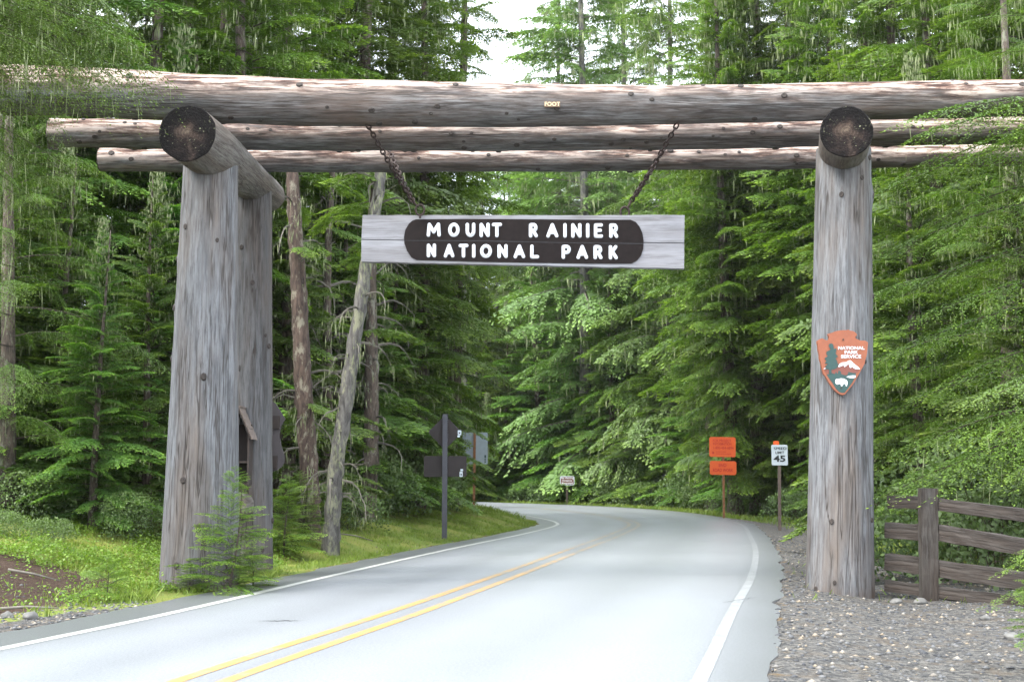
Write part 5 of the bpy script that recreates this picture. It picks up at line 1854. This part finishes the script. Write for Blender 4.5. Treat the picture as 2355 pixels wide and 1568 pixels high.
# leafy ground cover left
p, _, _ = scatter(90000, (-14, -4.2), (15.5, 27), lambda x, y, dl, dr: np.where((dl > .5) & (dl < 9), sstep(.42, .62, pn_(x, y, .8, 12)) * np.where(y + 1.2 * np.clip(x + 5.9, 0, 3) < 19.6, .16, .8) + .05, 0))
n = len(p)
p = np.repeat(p, 2, 0) + rg.normal(0, .03, (2 * n, 3)); p[:, 2] = np.repeat(p[::2, 2], 2) * 1 + np.abs(rg.normal(.0, .07, 2 * n)) + .01
n = len(p)
d = nrm(rg.normal(0, 1, (n, 3)) * [1, 1, .5] + [0, 0, .15]); nn = nrm(np.cross(d, rg.normal(0, .5, (n, 3)) + [0, 0, 1]))
L_ = rg.uniform(.025, .06, n)
q, t = kite(p, d, nn, L_, L_ * .35, rg.random(n) * .5, rg.random(n))
o = mobj('ground_cover', quadmesh('ground_cover', q, t, None, [M_HERB]))
tag(o, 'low leafy undergrowth covering the left verge', 'undergrowth', kind='stuff')


def stones(n, p, smin, smax, name, label, mat):
    """irregular 8-sided pebbles"""
    base = np.array([[0, 0, 1.0], [1, 0, .1], [.3, .95, .0], [-.8, .6, .15], [-.8, -.6, 0], [.3, -.95, .1], [0, 0, -.6]])
    fc = np.array([[0, 1, 2], [0, 2, 3], [0, 3, 4], [0, 4, 5], [0, 5, 1], [6, 2, 1], [6, 3, 2], [6, 4, 3], [6, 5, 4], [6, 1, 5]])
    n = len(p)
    s = smin + (smax - smin) * rg.random(n) ** 3
    a = rg.uniform(0, 6.28, n)
    v = base[None] * (1 + rg.normal(0, .22, (n, 7, 3)))
    v = v * np.stack([s, s * rg.uniform(.6, 1, n), s * rg.uniform(.35, .7, n)], 1)[:, None]
    c_, s_ = np.cos(a)[:, None], np.sin(a)[:, None]
    vx = v[..., 0] * c_ - v[..., 1] * s_; vy = v[..., 0] * s_ + v[..., 1] * c_
    V = np.stack([vx, vy, v[..., 2]], -1) + p[:, None]
    f = (fc[None] + (np.arange(n) * 7)[:, None, None]).reshape(-1, 3)
    me = bpy.data.meshes.new(name)
    me.vertices.add(n * 7); me.vertices.foreach_set('co', V.astype(np.float32).reshape(-1))
    me.loops.add(f.size); me.loops.foreach_set('vertex_index', f.astype(np.int32).reshape(-1))
    me.polygons.add(len(f)); me.polygons.foreach_set('loop_start', np.arange(0, f.size, 3, dtype=np.int32))
    me.materials.append(mat)
    at = me.attributes.new('shade', 'FLOAT', 'POINT'); at.data.foreach_set('value', np.repeat(rg.random(n), 7).astype(np.float32))
    me.update(calc_edges=True)
    o = mobj(name, me)
    tag(o, label, 'gravel', kind='stuff')


def stonemat():
    m, nt, b = newmat('loose_gravel_stones')
    a = attr(nt, 'shade')
    c = ramp(nt, a, [(0.0, (0.025, 0.026, 0.03)), (.45, (0.065, 0.067, 0.072)), (.75, (0.12, 0.12, 0.12)), (.88, (0.21, 0.165, 0.11)), (1.0, (0.24, 0.22, 0.19))])
    nt.links.new(mix(nt, 1.0, c, ramp(nt, noise(nt, objco(nt), 60, 4), [(.3, .75), (.7, 1.2)]), 'MULTIPLY'), b.inputs['Base Color'])
    b.inputs['Roughness'].default_value = .7
    return m


M_LG = stonemat()
p, _, _ = scatter(40000, (1.4, 10), (8.5, 40), lambda x, y, dl, dr: np.where((dr > .1) & (dr < 6), np.where(y < 22, .8, .5 * (dr < 2.4)), 0))
stones(0, p, .006, .045, 'gravel', 'loose grey gravel on the right shoulder and pull-out', M_LG)
p, _, _ = scatter(16000, (-9.5, -4.3), (11, 18.5), lambda x, y, dl, dr: np.where((dl > .05) & (dl < 1.1), .6 * (y < 17.2), np.where((dl >= 1.1) & (dl < 4), .1, 0)))
stones(0, p, .006, .04, 'gravel', 'dark gravel strip along the near left pavement edge', M_LG)
p, _, _ = scatter(9000, (-3.2, 2), (25, 50), lambda x, y, dl, dr: np.where((dl > .1) & (dl < .9), .5 * sstep(.4, .6, pn_(x, y, 1.5, 4)), 0))
stones(0, p, .008, .04, 'gravel', 'gravel and debris at the inside edge of the bend', M_LG)


def rock(px, Y, s, sq, label, seed):
    import bmesh
    from mathutils import noise as mn
    bm = bmesh.new(); bmesh.ops.create_icosphere(bm, subdivisions=3, radius=1)
    for v in bm.verts:
        f_ = 1 + .28 * mn.noise(v.co * 1.1 + Vector((seed * 3.1, 0, 0))) + .06 * mn.noise(v.co * 4)
        v.co = Vector((v.co.x * s * f_, v.co.y * s * .75 * f_, v.co.z * s * sq * f_))
    me = bpy.data.meshes.new('rock'); bm.to_mesh(me); bm.free()
    me.materials.append(M_ROCK)
    me.polygons.foreach_set('use_smooth', np.ones(len(me.polygons), bool))
    x = X(px, Y)
    o = mobj('rock', me, None, Matrix.Translation((x, Y, gz(x, Y) + s * sq * .45)) @ Matrix.Rotation(seed, 4, 'Z'))
    tag(o, label, 'rock')


rock(33, 15.2, .075, .75, 'round grey rock on the dirt bank at the left edge', 1)
rock(85, 14.8, .11, .5, 'flat grey rock on the dirt bank, wider than its neighbour', 2)
rock(360, 16.4, .075, .55, 'dark stone in the grass at the left pavement edge', 3)
rock(2105, 18.6, .12, .5, 'grey stone at the foot of the fence post', 4)
rock(2310, 14.3, .10, .5, 'grey stone on the gravel near the right edge', 5)
rock(2050, 18.7, .09, .5, 'grey stone between the right gateway post and the fence', 6)
rock(2250, 16.2, .07, .6, 'small dark stone on the gravel below the fence rails', 7)

# fallen sticks
for i, (px0, py0, px1, py1, Y, lb) in enumerate(((0, 1318, 150, 1358, 15.6, 'dark fallen stick low on the dirt bank'), (30, 1258, 150, 1290, 18.6, 'pale fallen branch on the left verge'), (905, 1210, 965, 1224, 37, 'grey stick lying on the mossy bank'), (780, 1196, 860, 1200, 31, 'thin grey stick under the leaning trunk'))):
    xa, xb = X(px0, Y), X(px1, Y + .3)
    A_ = Vector((xa, Y, gz(xa, Y) + .03)); B_ = Vector((xb, Y + .3, gz(xb, Y + .3) + .02)); C2 = (A_ + B_) / 2; C2.z = gz(C2.x, C2.y) + .06
    o = tube('stick', [A_, C2, B_], [.02, .016, .008], M_DEADTWIG, None, 7)
    tag(o, lb, 'stick')

# ------------------------------------------------------------------ thin damp air
hb = box('haze', Vector((0, 230, 38)), (640, 640, 140), M_WHITE)
hm = bpy.data.materials.new('damp_air'); hm.use_nodes = True
hn = hm.node_tree.nodes; hn.clear()
ho_ = hn.new('ShaderNodeOutputMaterial'); hv = hn.new('ShaderNodeVolumePrincipled')
hv.inputs['Color'].default_value = (.93, .97, 1, 1)
hv.inputs['Density'].default_value = HAZE
hm.node_tree.links.new(hv.outputs[0], ho_.inputs['Volume'])
hb.data.materials.clear(); hb.data.materials.append(hm)
tag(hb, 'thin damp air that pales the far trees', kind='stuff')

# short dark tar-sealed cracks in the asphalt
for i, (x0, y0, x1, y1) in enumerate(((590, 1428, 700, 1427), (1660, 1386, 1742, 1372))):
    a_ = P(x0, y0, 1); b_ = P(x1, y1, 1)
    def gr(px, py):
        r_ = ray(px, py); t = -EYE / r_.z
        return Vector((r_.x * t, r_.y * t, .0045))
    n = 14
    r_ = random.Random(i)
    V, Fc = [], []
    for k in range(n + 1):
        t = k / n
        p = gr(x0 + (x1 - x0) * t, y0 + (y1 - y0) * t) + Vector((0, r_.uniform(-.05, .05), 0))
        w_ = .022 * math.sin(math.pi * min(max(t, .04), .96)) * r_.uniform(.6, 1.3)
        V += [p - Vector((0, w_, 0)), p + Vector((0, w_, 0))]
    for k in range(n): Fc.append([2 * k, 2 * k + 2, 2 * k + 3, 2 * k + 1])
    o = mobj('tar_seam', meshdata('tar_seam', V, Fc, [M_TAR]))
    tag(o, 'dark tar filled crack in the asphalt', kind='structure')
